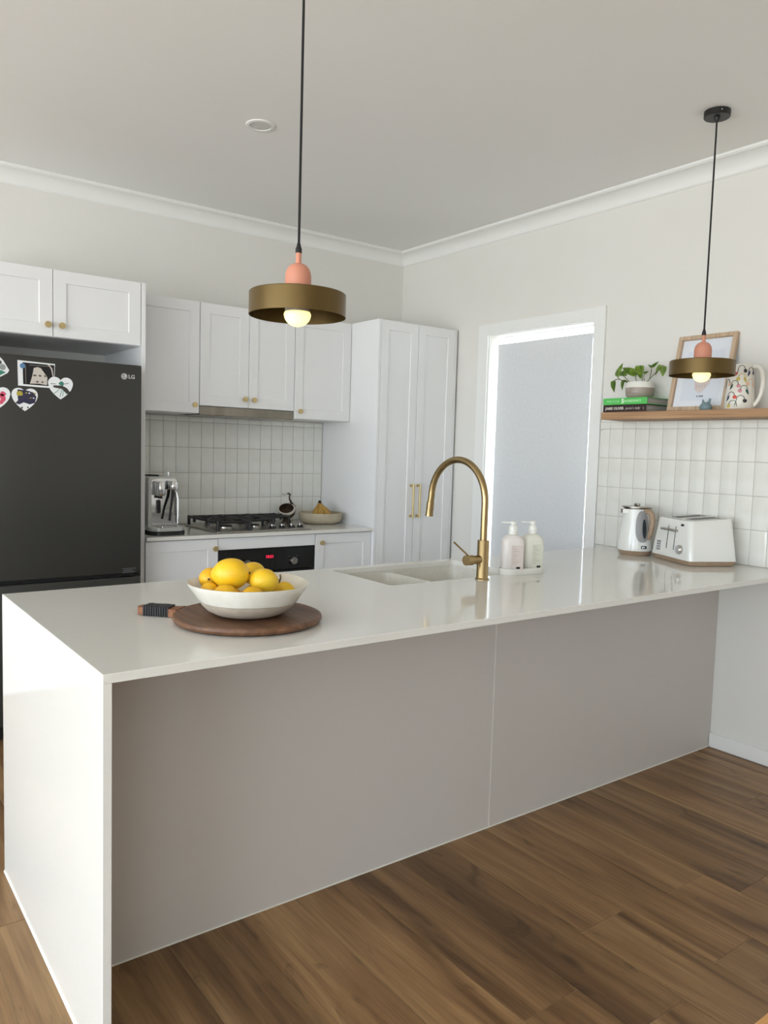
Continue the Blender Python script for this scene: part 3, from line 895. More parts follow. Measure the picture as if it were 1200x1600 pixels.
# ================================================================== coffee machine
cm = thing('coffee_machine', 'grey and chrome capsule coffee machine beside the end panel', 'coffee machine', (-1.945, 2.17, HT))
MCOF = pmat('coffee_body_grey', (190, 190, 184), 0.3, metal=0.25)
bm = bm_new()
prism(bm, rrect(-0.098, 0.098, -0.205, 0.16, 0.06, 6), 0.0003, 0.022)
obj('base', bm, MBLACK, cm, smooth=40)
bm = bm_new()
prism(bm, rrect(-0.094, 0.094, -0.200, 0.158, 0.058, 6), 0.0225, 0.040)
obj('base_shell', bm, MCOF, cm, smooth=40)
bm = bm_new()
prism(bm, rrect(-0.045, 0.065, -0.190, -0.10, 0.015, 4), 0.0405, 0.046)
dt = obj('drip_tray', bm, MCHROME, cm, smooth=40)
for k in range(6):
    obj('slot', B(-0.035 + 0.016 * k, -0.029 + 0.016 * k, -0.18, -0.115, 0.0461, 0.0466), MBLACK, dt)
bm = bm_new()
def body_prof():
    # outline in x-z with rounded top corners
    return [(-0.082, 0.0405), (0.082, 0.0405), (0.082, 0.285), (0.078, 0.298), (0.068, 0.306), (-0.068, 0.306), (-0.078, 0.298), (-0.082, 0.285)]
prism(bm, body_prof(), -0.155, 0.098, mat=FRONT)   # n = -y : from y=+0.155 to y=-0.098
obj('body', bm, MCOF, cm, smooth=30)
bm = bm_new()
prism(bm, [(-0.066, 0.05), (0.074, 0.05), (0.074, 0.284), (0.064, 0.296), (-0.056, 0.296), (-0.066, 0.286)], 0.0985, 0.1035, mat=FRONT)
fp = obj('front_plate', bm, MCHROME, cm)
bm = bm_new(); lathe(bm, [(0, 0.205), (0.022, 0.207), (0.027, 0.215), (0.027, 0.272), (0.022, 0.282), (0, 0.285)], 28, cx=-0.030, cy=-0.131)
bh = obj('brew_head', bm, MCHROME, cm, smooth=40)
bm = bm_new(); disc_cyl(bm, 0.012, 0.192, 0.2045, 16, mat=Matrix.Translation((-0.030, -0.131, 0)))
obj('coffee_spout', bm, MBLACK, bh)
bm = bm_new(); lathe(bm, [(0, 0.238), (0.024, 0.238), (0.026, 0.242), (0.026, 0.276), (0.02, 0.284), (0, 0.285)], 28, cx=0.042, cy=-0.130)
sd = obj('steam_head', bm, MCHROME, cm, smooth=40)
bm = bm_new(); tube(bm, [(0.04, -0.133, 0.237), (0.036, -0.136, 0.20), (0.022, -0.15, 0.14), (0.012, -0.158, 0.075)], [0.009, 0.008, 0.006, 0.007], 10)
obj('steam_wand', bm, MBLACK, sd, smooth=40)
bm = bm_new(); tube(bm, [(0.066, -0.115, 0.225), (0.072, -0.122, 0.19), (0.073, -0.122, 0.055)], 0.006, 10)
obj('side_rail', bm, MCHROME, cm, smooth=40)
bm = bm_new(); prism(bm, [(-0.040, 0.118), (-0.036, 0.112), (-0.024, 0.112), (-0.020, 0.118), (-0.020, 0.176), (-0.024, 0.183), (-0.036, 0.183), (-0.040, 0.176)], 0.1037, 0.113, mat=FRONT)
obj('grip', bm, MBLACK, fp)
bm = bm_new(); prism(bm, rrect(-0.06, 0.0, -0.05, 0.05, 0.02, 5), 0.3062, 0.314)
obj('lid_lever', bm, MBLACK, cm, smooth=40)
bm = bm_new(); lathe(bm, [(0, 0.3062), (0.004, 0.3062), (0.004, 0.318), (0.007, 0.320), (0.007, 0.330), (0, 0.332)], 14, cx=0.045, cy=-0.05)
obj('top_knob', bm, MCHROME, cm, smooth=40)
MTANK = pmat('tank_smoke', (120, 122, 122), 0.15)
obj('water_tank', B(-0.078, 0.078, 0.1565, 0.20, 0.03, 0.298, bev=0.008, seg=2), MTANK, cm, smooth=40)

# ================================================================== decor beside the cooktop
MDARKC = mottled('dark_glaze', (50, 38, 30), (78, 60, 46), 14, 0.22)
MPALEC = pmat('pale_glaze', (206, 200, 188), 0.3)
vp = thing('ladle_pot', 'small dark glazed pot with pale rim and tall curved handle beside the cooktop', 'pot', (-0.992, 2.415, HT))
tiltm = Matrix.Translation((0, 0, 0.062)) @ Matrix.Rotation(R(38), 4, Vector((0.8, -0.6, 0)))
bm = bm_new()
lathe(bm, [(0, -0.042), (0.030, -0.036), (0.046, -0.015), (0.048, 0.004), (0.044, 0.016), (0.041, 0.016), (0.043, 0.002), (0.038, -0.018), (0, -0.032)], 28, mat=tiltm)
vp.scale = (1.18, 1.18, 1.18)
vb_ = obj('bowl', bm, MDARKC, vp, smooth=50)
bm = bm_new()
lathe(bm, [(0.0405, 0.0165), (0.048, 0.0085), (0.050, 0.014), (0.046, 0.021), (0.0405, 0.021)], 28, mat=tiltm)
obj('rim', bm, MPALEC, vp, smooth=50)
bm = bm_new(); lathe(bm, [(0, 0.0003), (0.026, 0.0003), (0.024, 0.008), (0.019, 0.018), (0.021, 0.032), (0, 0.036)], 20)
obj('foot', bm, MDARKC, vp, smooth=40)
bm = bm_new(); tube(bm, [(0.042, -0.005, 0.062), (0.046, -0.002, 0.085), (0.030, 0.0, 0.105), (0.018, 0.0, 0.125), (0.016, 0.0, 0.142), (0.020, 0.0, 0.152), (0.010, -0.002, 0.158), (-0.002, -0.003, 0.157)], [0.010, 0.009, 0.0065, 0.005, 0.005, 0.006, 0.005, 0.0045], 10)
obj('handle', bm, MDARKC, vp, smooth=50)
bm = bm_new(); tube(bm, [(-0.0025, -0.003, 0.157), (-0.026, -0.005, 0.153)], [0.006, 0.007], 10)
obj('handle_tip', bm, MPALEC, vp, smooth=50)

fb = thing('fruit_dish', 'wide low beige stoneware dish beside the pantry', 'bowl', (-0.812, 2.29, HT))
MBEIGE = mottled('beige_stoneware', (176, 164, 140), (190, 178, 154), 20, 0.7)
bm = bm_new()
lathe(bm, [(0, 0.0003), (0.095, 0.0003), (0.122, 0.010), (0.138, 0.030), (0.143, 0.070), (0.138, 0.071), (0.132, 0.032), (0.116, 0.016), (0, 0.009)], 40)
obj('shell', bm, MBEIGE, fb, smooth=50)
bn = thing('banana_bunch', 'bunch of ripe bananas with dark stem tips in the beige dish', 'bananas', (-0.812, 2.29, HT))
MBAN = mottled('banana_skin', (188, 150, 72), (146, 104, 44), 26, 0.5, stretch=(1, 1, 1), lo=0.4, hi=0.75)
MSTEM = pmat('banana_stem', (42, 30, 22), 0.7)
for k, (ang, rr) in enumerate(((-148, 0.070), (-112, 0.075), (-72, 0.072), (-30, 0.068))):
    ca, sa = math.cos(R(ang)), math.sin(R(ang))
    ax = Vector((-0.01, 0.0, 0.142))
    pts = [ax + Vector((0.006 * ca, 0.006 * sa, -0.012)), ax + Vector((0.020 * ca, 0.020 * sa, -0.034)), Vector((-0.01 + 0.048 * ca, 0.048 * sa, 0.080)), Vector((-0.01 + rr * ca, rr * sa, 0.048)), Vector((-0.01 + (rr + 0.006) * ca, (rr + 0.006) * sa, 0.030))]
    bm = bm_new(); tube(bm, pts, [0.006, 0.012, 0.0185, 0.017, 0.006], 8)
    b_ = obj('banana', bm, MBAN, bn, smooth=30)
    bm = bm_new(); tube(bm, [pts[0] + Vector((0.002 * ca, 0.002 * sa, -0.001)), ax + Vector((0.002 * ca, 0.002 * sa, 0.004))], [0.0065, 0.0055], 8)
    obj('stem', bm, MSTEM, b_, smooth=40)

# ================================================================== board, bowl, lemons
BX, BY = -2.514, -0.058
sb = thing('serving_board', 'round brown timber serving board with black wrapped handle', 'board', (BX, BY, HT))
MBOARD = wood('walnut_board', [(84, 56, 36), (108, 74, 50), (126, 90, 62)], grain=(26, 3, 26), rough=0.45, vary=0.0, knots=False)
MBEDGE = mottled('board_edge', (150, 100, 62), (120, 74, 44), 60, 0.5)
bm = bm_new()
lathe(bm, [(0, 0.0003), (0.186, 0.0003), (0.199, 0.006), (0.203, 0.013), (0.201, 0.020), (0.196, 0.0225), (0.188, 0.0215), (0.180, 0.0195), (0, 0.0195)], 64)
obj('disc', bm, MBOARD, sb, smooth=35)
hd = Vector((-2.735 - BX, 0.165 - BY, 0)); hd.z = 0
hdn = hd.normalized()
hrot = math.atan2(hdn.y, hdn.x)
bm = bm_new()
HM = Matrix.Rotation(hrot, 4, 'Z')
prism(bm, [(0.196, -0.034), (0.212, -0.026), (0.23, -0.0215), (0.308, -0.021), (0.317, -0.014), (0.320, 0.0), (0.317, 0.014), (0.308, 0.021), (0.23, 0.0215), (0.212, 0.026), (0.196, 0.034)], 0.002, 0.0235, mat=HM)
hn = obj('handle', bm, MBEDGE, sb)
bm = bm_new()
for k in range(11):
    a = 0.222 + k * 0.0070
    s_ = 0.0245 + random.uniform(-0.0006, 0.001)
    prism(bm, rrect(a, a + 0.0069, -s_, s_, 0.003, 2), 0.0006, 0.0275 + random.uniform(0, 0.0012), mat=HM)
obj('wrap', bm, MBLACK, hn)

lb = thing('lemon_bowl', 'wide cream ceramic bowl with bare clay foot on the serving board', 'bowl', (BX, BY, HT + 0.0197))
MGLZ = mottled('cream_glaze', (222, 218, 204), (232, 229, 218), 18, 0.22, detail=6)
MCLAY = mottled('bare_clay', (176, 164, 146), (188, 176, 158), 40, 0.75)
def wob(bm, amp=0.002):
    for v in bm.verts:
        a = math.atan2(v.co.y, v.co.x)
        r = math.hypot(v.co.x, v.co.y)
        if r > 0.1:
            v.co.z += amp * (r / 0.166) * math.sin(2 * a + 0.7) + amp * 0.6 * math.sin(3 * a)
    return bm
bm = bm_new()
lathe(bm, [(0, 0.0003), (0.070, 0.0003), (0.092, 0.005), (0.112, 0.016), (0.1265, 0.030), (0.1335, 0.0405), (0.1300, 0.0412), (0.110, 0.020), (0.09, 0.010), (0, 0.006)], 56)
obj('foot', bm, MCLAY, lb, smooth=50)
bm = bm_new()
lathe(bm, [(0.1338, 0.0408), (0.144, 0.055), (0.1555, 0.072), (0.1655, 0.0865), (0.1665, 0.0890), (0.1635, 0.0895), (0.151, 0.073), (0.139, 0.056), (0.126, 0.0375), (0.108, 0.0215), (0.088, 0.0115), (0, 0.0085), (0, 0.0075), (0.089, 0.0108), (0.109, 0.0207), (0.1302, 0.0416)], 64)
wob(bm)
obj('glazed_wall', bm, MGLZ, lb, smooth=50)

MLEM = mottled('lemon_skin', (236, 184, 18), (240, 200, 48), 9, 0.42, spec=0.5, bump=0.35, bscale=160)
MLEM2 = mottled('lemon_skin_deep', (230, 168, 16), (238, 188, 34), 9, 0.42, spec=0.5, bump=0.35, bscale=160)
MSTAL = pmat('stalk_brown', (84, 70, 40), 0.8)
def lemon_bm(a, b, nip=0.10, seed=0):
    """long axis x (half length a), radius b"""
    bm = bm_new()
    prof = []
    n = 18
    for i in range(n + 1):
        t = PI * i / n
        x = -math.cos(t)
        r = math.sin(t) ** 0.92
        xx = x * a
        if x > 0.86:
            xx += nip * a * ((x - 0.86) / 0.14) ** 1.3
        if x < -0.92:
            xx -= 0.03 * a
        prof.append((max(r * b, 0.0) if 0 < i < n else 0.0, xx))
    lathe(bm, prof, 28, mat=Matrix.Rotation(R(90), 4, 'Y'))
    rr = random.Random(seed)
    ph1, ph2 = rr.uniform(0, 6), rr.uniform(0, 6)
    for v in bm.verts:
        s = 1 + 0.018 * math.sin(3 * math.atan2(v.co.z, v.co.y) + ph1) + 0.015 * math.sin(v.co.x * 60 + ph2)
        v.co.y *= s; v.co.z *= s
    return bm
Z0 = HT + 0.0197
# (dx, dy, z centre, half length, radius, yaw, tilt, label, stalk)
LEM = [
    (-0.057, -0.007, 0.1165, 0.048, 0.043, 143, 4, 'largest lemon, resting on top of the heap in the cream bowl', False, MLEM),
    (0.019, -0.051, 0.098, 0.037, 0.0345, -20, 8, 'round lemon with a dark stalk end, beside the largest lemon', True, MLEM),
    (0.050, 0.074, 0.099, 0.038, 0.032, 20, 0, 'lemon standing up behind the round stalked lemon, next to the largest one', False, MLEM),
    (-0.078, 0.079, 0.0925, 0.036, 0.030, 60, 5, 'deep yellow lemon tucked behind the largest lemon against the bowl side', False, MLEM2),
    (0.101, -0.016, 0.059, 0.029, 0.025, -30, 0, 'small lemon low at the rim below the round stalked lemon', False, MLEM),
    (-0.110, 0.012, 0.0705, 0.026, 0.0235, -60, 0, 'small deep yellow lemon under the pointed end of the largest lemon', False, MLEM2),
    (-0.097, -0.060, 0.0735, 0.030, 0.025, -30, 0, 'orange-tinged lemon peeping over the rim under the largest lemon', False, MLEM2),
    (-0.038, -0.096, 0.0690, 0.029, 0.025, 10, 0, 'deep yellow lemon at the rim between the large and the round lemon', False, MLEM2),
    (0.030, 0.010, 0.0425, 0.036, 0.030, 10, 0, 'lemon at the bottom centre of the heap', False, MLEM2),
    (-0.030, -0.034, 0.0420, 0.034, 0.029, -40, 0, 'lemon at the bottom of the heap under the largest lemon', False, MLEM2),
    (-0.030, 0.050, 0.0420, 0.034, 0.029, 30, 0, 'lemon at the bottom of the heap toward the cooktop', False, MLEM2),
    (0.058, 0.066, 0.0445, 0.028, 0.026, -50, 0, 'lemon at the bottom of the heap toward the pantry', False, MLEM2),
]
for i, (dx, dy, z, a, b, yw, tl, lab, stalk, mt) in enumerate(LEM):
    o = obj('lemon', lemon_bm(a, b, 0.12, i), mt, None, (BX + dx, BY + dy, Z0 + z), (0, R(tl), R(yw)), smooth=60)
    tag(o, lab, 'lemon', 'lemons in the cream bowl')
    bm = bm_new()
    if stalk:
        tube(bm, [(a * 0.99, 0, 0), (a * 1.13, 0, 0.002), (a * 1.24, 0.004, 0.012), (a * 1.2, 0.012, 0.02)], [0.006, 0.004, 0.0022, 0.0018], 8)
    else:
        lathe(bm, [(0, 0), (0.0035, 0.0), (0.003, 0.003), (0, 0.0035)], 8, mat=Matrix.Translation((-a * 1.03, 0, 0)) @ Matrix.Rotation(R(-90), 4, 'Y'))
    obj('stalk', bm, MSTAL, o)

# ================================================================== soap tray and bottles
MCER = pmat('white_ceramic', (232, 230, 222), 0.3)
tr_rot = math.atan2(-0.045, 0.10)
tx, ty = -1.168, 0.190
tr = thing('soap_tray', 'white oblong tray under the two pump bottles', 'tray', (tx, ty, HT), R(-6))
bm = bm_new()
pl = rrect(-0.105, 0.105, -0.042, 0.042, 0.0415, 8)
def stack(layers):
    bm = bm_new()
    rg = [[bm.verts.new((x, y, z)) for x, y in p] for p, z in layers]
    for a, c in zip(rg, rg[1:]):
        for i in range(len(a)):
            j = (i + 1) % len(a)
            bm.faces.new((a[i], a[j], c[j], c[i]))
    bm.faces.new(rg[0][::-1]); bm.faces.new(rg[-1])
    return bm
bm.free()
bm = stack([(rrect(-0.103, 0.103, -0.040, 0.040, 0.0395, 8), 0.0003), (pl, 0.003), (pl, 0.026), (rrect(-0.1025, 0.1025, -0.0395, 0.0395, 0.039, 8), 0.0262), (rrect(-0.1015, 0.1015, -0.0385, 0.0385, 0.038, 8), 0.008)])
obj('shell', bm, MCER, tr, smooth=40)
MBOT1 = pmat('bottle_pink_white', (230, 223, 218), 0.35)
MBOT2 = pmat('bottle_cream', (228, 226, 214), 0.35)
MLAB1 = pmat('label_rose', (216, 204, 197), 0.5)
MLAB2 = pmat('label_sage', (214, 214, 198), 0.5)
MPUMP = pmat('pump_white', (236, 236, 228), 0.35)
MINK = pmat('label_ink', (172, 160, 150), 0.6)
def pump_bottle(lx, label, mb, ml, ang):
    c, s = math.cos(R(-6)), math.sin(R(-6))
    t = thing('pump_bottle', label, 'bottle', (tx + lx * c, ty + lx * s, HT + 0.0083), R(ang), group='pump bottles in the tray')
    w2, d2 = 0.045, 0.033
    lay = [(rrect(-w2 + 0.003, w2 - 0.003, -d2 + 0.003, d2 - 0.003, 0.022, 6), 0.0), (rrect(-w2, w2, -d2, d2, 0.024, 6), 0.004), (rrect(-w2, w2, -d2, d2, 0.024, 6), 0.124),
           (rrect(-w2 * 0.93, w2 * 0.93, -d2 * 0.95, d2 * 0.95, 0.024, 6), 0.134), (rrect(-w2 * 0.66, w2 * 0.66, -d2 * 0.75, d2 * 0.75, 0.020, 6), 0.146), (rrect(-0.016, 0.016, -0.016, 0.016, 0.0155, 6), 0.153)]
    obj('body', stack(lay), mb, t, smooth=45)
    bm = bm_new(); lathe(bm, [(0, 0.1532), (0.018, 0.1532), (0.018, 0.165), (0.0192, 0.166), (0.0192, 0.169), (0.0178, 0.170), (0.016, 0.185), (0.012, 0.189), (0, 0.189)], 24)
    pu = obj('collar', bm, MPUMP, t, smooth=35)
    bm = bm_new(); lathe(bm, [(0, 0.1892), (0.010, 0.1892), (0.011, 0.194), (0.012, 0.195), (0.012, 0.203), (0.008, 0.205), (0, 0.205)], 20)
    box(bm, -0.048, -0.008, -0.0045, 0.0045, 0.196, 0.2025, bev=0.0015)
    obj('pump', bm, MPUMP, t, smooth=35)
    lb_ = obj('label', B(-0.012, 0.036, -d2 - 0.0004, -d2 - 0.00005, 0.012, 0.112), ml, t)
    for k in range(9):
        obj('print_line', B(-0.008, 0.004 + 0.018 * ((k * 7 % 5) / 5), -d2 - 0.0007, -d2 - 0.00042, 0.104 - 0.0085 * k, 0.1055 - 0.0085 * k), MINK, lb_)
    obj('black_mark', B(0.010, 0.026, -d2 - 0.0008, -d2 - 0.00042, 0.012, 0.026), MBLACK, lb_)
pump_bottle(-0.050, 'blush white pump bottle in the tray, nearer the tap', MBOT1, MLAB1, -32)
pump_bottle(0.052, 'cream pump bottle with greenish label in the tray, farther from the tap', MBOT2, MLAB2, -24)

# ================================================================== kettle
kt = thing('electric_kettle', 'white electric kettle with tan timber-look base and handle', 'kettle', (-0.165, 0.365, HT))
MKW = pmat('enamel_white', (236, 236, 230), 0.18, coat=0.3)
MTAN = mottled('tan_timber_look', (158, 134, 110), (172, 148, 124), 30, 0.5, stretch=(1, 1, 8))
MGREY = pmat('kettle_grey', (150, 150, 150), 0.35)
bm = bm_new(); lathe(bm, [(0, 0.0003), (0.070, 0.0003), (0.074, 0.004), (0.084, 0.024), (0, 0.024)], 40)
obj('base', bm, MTAN, kt, smooth=35)
bm = bm_new(); lathe(bm, [(0, 0.0245), (0.084, 0.0245), (0.085, 0.03), (0.080, 0.075), (0.070, 0.15), (0.0615, 0.215), (0.060, 0.228), (0, 0.228)], 40)
obj('body', bm, MKW, kt, smooth=35)
bm = bm_new(); lathe(bm, [(0, 0.2285), (0.0605, 0.2285), (0.074, 0.238), (0.074, 0.2405), (0.03, 0.243), (0, 0.243)], 40)
ldd = obj('lid', bm, MSTEEL, kt, smooth=35)
bm = bm_new(); box(bm, -0.007, 0.007, -0.014, 0.014, 0.2432, 0.256, bev=0.004, seg=2)
obj('lid_knob', bm, MSTEEL, ldd, smooth=40)
ha = R(-100)          # handle direction
# spout lip opposite the handle
bm = bm_new()
prism(bm, [(-0.022, -0.058), (0.022, -0.058), (0.010, -0.082), (-0.010, -0.082)], 0.207, 0.2275, mat=Matrix.Rotation(R(155) + R(90), 4, 'Z'))
obj('spout', bm, MSTEEL, kt)
def kr(z):
    tab = [(0.0245, 0.0845), (0.03, 0.085), (0.075, 0.080), (0.15, 0.070), (0.215, 0.0615), (0.228, 0.06)]
    for (z0, r0), (z1, r1) in zip(tab, tab[1:]):
        if z0 <= z <= z1:
            return r0 + (r1 - r0) * (z - z0) / (z1 - z0)
    return 0.06
def curved_patch(a0, a1, z0, z1, rnd, lift, n=10, th=0.003):
    """rounded window following the kettle wall"""
    bm = bm_new()
    amid = (a0 + a1) / 2
    ring_f, ring_b = [], []
    for (u, v) in rrect(-1, 1, -1, 1, rnd, 6):
        z = (z0 + z1) / 2 + v * (z1 - z0) / 2
        a = amid + u * (a1 - a0) / 2
        r = kr(z)
        ring_f.append(bm.verts.new(((r + lift) * math.cos(a), (r + lift) * math.sin(a), z)))
        ring_b.append(bm.verts.new(((r + lift - th) * math.cos(a), (r + lift - th) * math.sin(a), z)))
    n = len(ring_f)
    for i in range(n):
        j = (i + 1) % n
        bm.faces.new((ring_f[i], ring_f[j], ring_b[j], ring_b[i]))
    # strips across so that the patch follows the curve
    cf = [bm.faces.new(ring_f)]
    bm.faces.new(ring_b[::-1])
    bmesh.ops.triangulate(bm, faces=cf)
    return bm
wa = R(-122)
gp = obj('window_surround', curved_patch(wa - 0.42, wa + 0.42, 0.070, 0.222, 0.85, 0.0095, th=0.008), MGREY, kt)
bm = bm_new()
obj('water_window', curved_patch(wa - 0.02, wa + 0.21, 0.088, 0.182, 0.95, 0.0125, th=0.002), pmat('kettle_window', (20, 32, 42), 0.1), gp)
bm = bm_new()
hp = []
for (r, z) in ((0.058, 0.222), (0.082, 0.220), (0.100, 0.206), (0.106, 0.175), (0.100, 0.13), (0.090, 0.098), (0.0815, 0.085)):
    hp.append((r * math.cos(ha), r * math.sin(ha), z))
tube(bm, hp, [0.013, 0.014, 0.014, 0.0135, 0.012, 0.010, 0.009], 10)
obj('handle', bm, MTAN, kt, smooth=50)
sw = curved_patch(wa - 0.05, wa + 0.28, 0.037, 0.052, 0.4, 0.003, th=0.0025)
sp_ = obj('switch_plate', sw, MBLACK, kt)
obj('switch_lever', curved_patch(wa - 0.02, wa + 0.14, 0.040, 0.049, 0.5, 0.008, th=0.0048), MCHROME, sp_)

# ================================================================== toaster
ta = math.atan2(-0.107, 0.223)
to = thing('toaster', 'white four-slice toaster with tan base beside the kettle', 'toaster', (-0.1375, 0.0665, HT), ta)
# local x along the slots, local y along the lever face (lever face at -x)
TW, TD = 0.122, 0.166
MTOP = pmat('toaster_top', (206, 206, 200), 0.25, metal=0.5)
bm = stack([(rrect(-TW + 0.012, TW - 0.012, -TD + 0.012, TD - 0.012, 0.02, 5), 0.0003), (rrect(-TW + 0.006, TW - 0.006, -TD + 0.006, TD - 0.006, 0.022, 5), 0.005), (rrect(-TW, TW, -TD, TD, 0.024, 5), 0.0235)])
obj('base', bm, MTAN, to, smooth=30)
s1, s2 = 0.012, 0.030
bm = stack([(rrect(-TW - 0.001, TW + 0.001, -TD - 0.001, TD + 0.001, 0.025, 6), 0.024), (rrect(-TW - 0.001, TW + 0.001, -TD - 0.001, TD + 0.001, 0.025, 6), 0.028),
            (rrect(-TW + s1, TW - s1, -TD + s2, TD - s2, 0.025, 6), 0.198), (rrect(-TW + s1 + 0.002, TW - s1 - 0.002, -TD + s2 + 0.002, TD - s2 - 0.002, 0.023, 6), 0.2)])
for v in bm.verts:
    if v.co.z > 0.19:
        v.co.z += 0.018 * (v.co.x + TW) / (2 * TW)
obj('body', bm, MKW, to, smooth=35)
bm = bm_new()
prism(bm, rrect(-0.094, 0.094, -0.122, 0.122, 0.012, 4), 0.2002, 0.2016)
tp = obj('top_plate', bm, MTOP, to, (0.0149, 0, 0.0096), (0, -math.atan(0.018 / (2 * TW)), 0))
for yy in (-0.083, -0.045, 0.030, 0.068):
    obj('bread_slot', B(-0.070, 0.070, yy - 0.010, yy + 0.010, 0.2017, 0.2024), MBLACK, tp)
    obj('slot_wire', B(-0.066, 0.066, yy - 0.001, yy + 0.001, 0.2025, 0.2030), MSTEEL, tp)
# lever face slopes: x at height z
def fx(z):
    return -TW - 0.001 + (s1 + 0.001) * (z - 0.028) / 0.17
sl = math.atan2(s1 + 0.001, 0.17)
for yy in (0.030, -0.030):
    bm = B(-0.0008, 0.0006, -0.002, 0.002, -0.055, 0.055)
    s_ = obj('lever_slot', bm, MBLACK, to, (fx(0.115) - 0.0002, yy, 0.115), (0, sl, 0))
    bm = bm_new(); box(bm, -0.030, -0.001, -0.024, 0.024, -0.005, 0.005, bev=0.004, seg=2)
    obj('lever', bm, MSTEEL, s_, (0, 0, 0.036), smooth=40)
bm = bm_new()
lathe(bm, [(0, 0), (0.022, 0), (0.022, 0.006), (0.018, 0.016), (0.016, 0.018), (0, 0.018)], 26, mat=Matrix.Rotation(R(-90), 4, 'Y'))
dial = obj('dial', bm, MCHROME, to, (fx(0.068) - 0.0004, -0.088, 0.068), (0, sl, 0), smooth=35)
bm = B(-0.0008, 0.0006, -0.012, 0.012, -0.005, 0.005)
obj('badge', bm, MBLACK, to, (fx(0.180) - 0.0002, -0.080, 0.180), (0, sl, 0), label='small dark badge')
for k in range(4):
    for j in range(2):
        obj('button', B(-0.003, 0.0004, -0.007, 0.007, -0.0045, 0.0045, bev=0.001), MGREY, to, (fx(0.05 + 0.012 * k) - 0.0002, 0.088 + 0.017 * j, 0.05 + 0.012 * k), (0, sl, 0))

# ================================================================== shelf and its things
tag(obj('floating_shelf', B(-0.192, -0.0006, -0.75, 0.592, 1.572, 1.609, bev=0.0015), MOAK), 'floating oak shelf above the white tiles', 'shelf')
ZS = 1.609
def book(label, z, y0, y1, x0, x1, h, col, tx_, rotz):
    t = thing('cookbook', label, 'book', ((x0 + x1) / 2, (y0 + y1) / 2, z), rotz, group='cookbooks on the shelf')
    mc = pmat('cover', col, 0.4)
    W, L = (x1 - x0) / 2, (y1 - y0) / 2
    bm = bm_new()
    box(bm, -W, W, -L, L, 0.0003, 0.003, bev=0.0006); box(bm, -W, W, -L, L, h - 0.003, h, bev=0.0006); box(bm, -W, -W + 0.003, -L, L, 0.003, h - 0.003)
    obj('cover', bm, mc, t)
    obj('pages', B(-W + 0.0032, W - 0.004, -L + 0.004, L - 0.004, 0.0032, h - 0.0032), mottled('page_edges', (150, 146, 140), (176, 172, 164), 300, 0.9, stretch=(0.02, 0.02, 1)) if 'page_edges' not in bpy.data.materials else bpy.data.materials['page_edges'], t)
    for s_, size, off, sh_, mcol, bd in tx_:
        m_ = pmat('spine_print', mcol, 0.5)
        obj('spine_lettering', text_mesh(s_, size, 0.0004, sh_, bd), m_, t, (-W - 0.0003, off, h / 2), ROTS)
    return t
book('thick dark brown cookbook at the bottom of the pair under the plant pot', ZS, 0.333, 0.588, -0.182, -0.006, 0.036, (46, 24, 24),
     [('JAMIE OLIVER', 0.0185, 0.058, 0, (226, 222, 210), 0.0003), ("jamie's italy", 0.0185, -0.050, 0.2, (190, 184, 172), 0.0), ('\u00a7', 0.016, -0.112, 0, (170, 160, 150), 0.0)], 0.0)
book('green cookbook lying on the dark one under the plant pot', ZS + 0.0365, 0.328, 0.588, -0.184, -0.004, 0.034, (88, 190, 92),
     [('JAMIE OLIVER', 0.013, 0.070, 0, (176, 228, 170), 0.0), ('5', 0.030, 0.012, 0, (236, 246, 226), 0.0012), ('INGREDIENTS', 0.016, -0.046, 0, (200, 236, 190), 0.0002)], 0.0)

ZT = ZS + 0.0365 + 0.0343
pp = thing('plant_pot', 'two-tone white and taupe pot holding a trailing vine on the books', 'potted plant', (-0.112, 0.424, ZT))
MTAU = mottled('taupe_glaze', (150, 138, 126), (162, 150, 138), 30, 0.4)
bm = bm_new(); lathe(bm, [(0, 0.0003), (0.056, 0.0003), (0.067, 0.012), (0.0705, 0.030), (0.0705, 0.050), (0, 0.050)], 40)
lp = obj('lower_band', bm, MTAU, pp, smooth=45)
bm = bm_new(); lathe(bm, [(0, 0.0502), (0.0705, 0.0502), (0.068, 0.064), (0.062, 0.080), (0.058, 0.081), (0.055, 0.068), (0, 0.066)], 40)
obj('upper_band', bm, MCER, pp, smooth=45)
bm = bm_new(); disc_cyl(bm, 0.053, 0.0685, 0.071, 28)
obj('soil', bm, mottled('soil', (52, 40, 30), (74, 58, 44), 60, 0.95), pp)
pa = R(-140)
me_ = text_mesh('o mer', 0.013, 0.0005, 0, 0.0003)
obj('pot_mark', me_, MPRINT, lp, (0.0709 * math.cos(R(197)), 0.0709 * math.sin(R(197)), 0.028), (Matrix.Rotation(R(17), 3, 'Z') @ SIDE.to_3x3()).to_euler())
MLEAF = mottled('leaf_variegated', (104, 138, 40), (160, 186, 80), 40, 0.4, lo=0.4, hi=0.7)
MLEAFD = mottled('leaf_green', (82, 116, 40), (124, 154, 62), 30, 0.4)
MVINE = pmat('vine_stem', (88, 92, 54), 0.6)
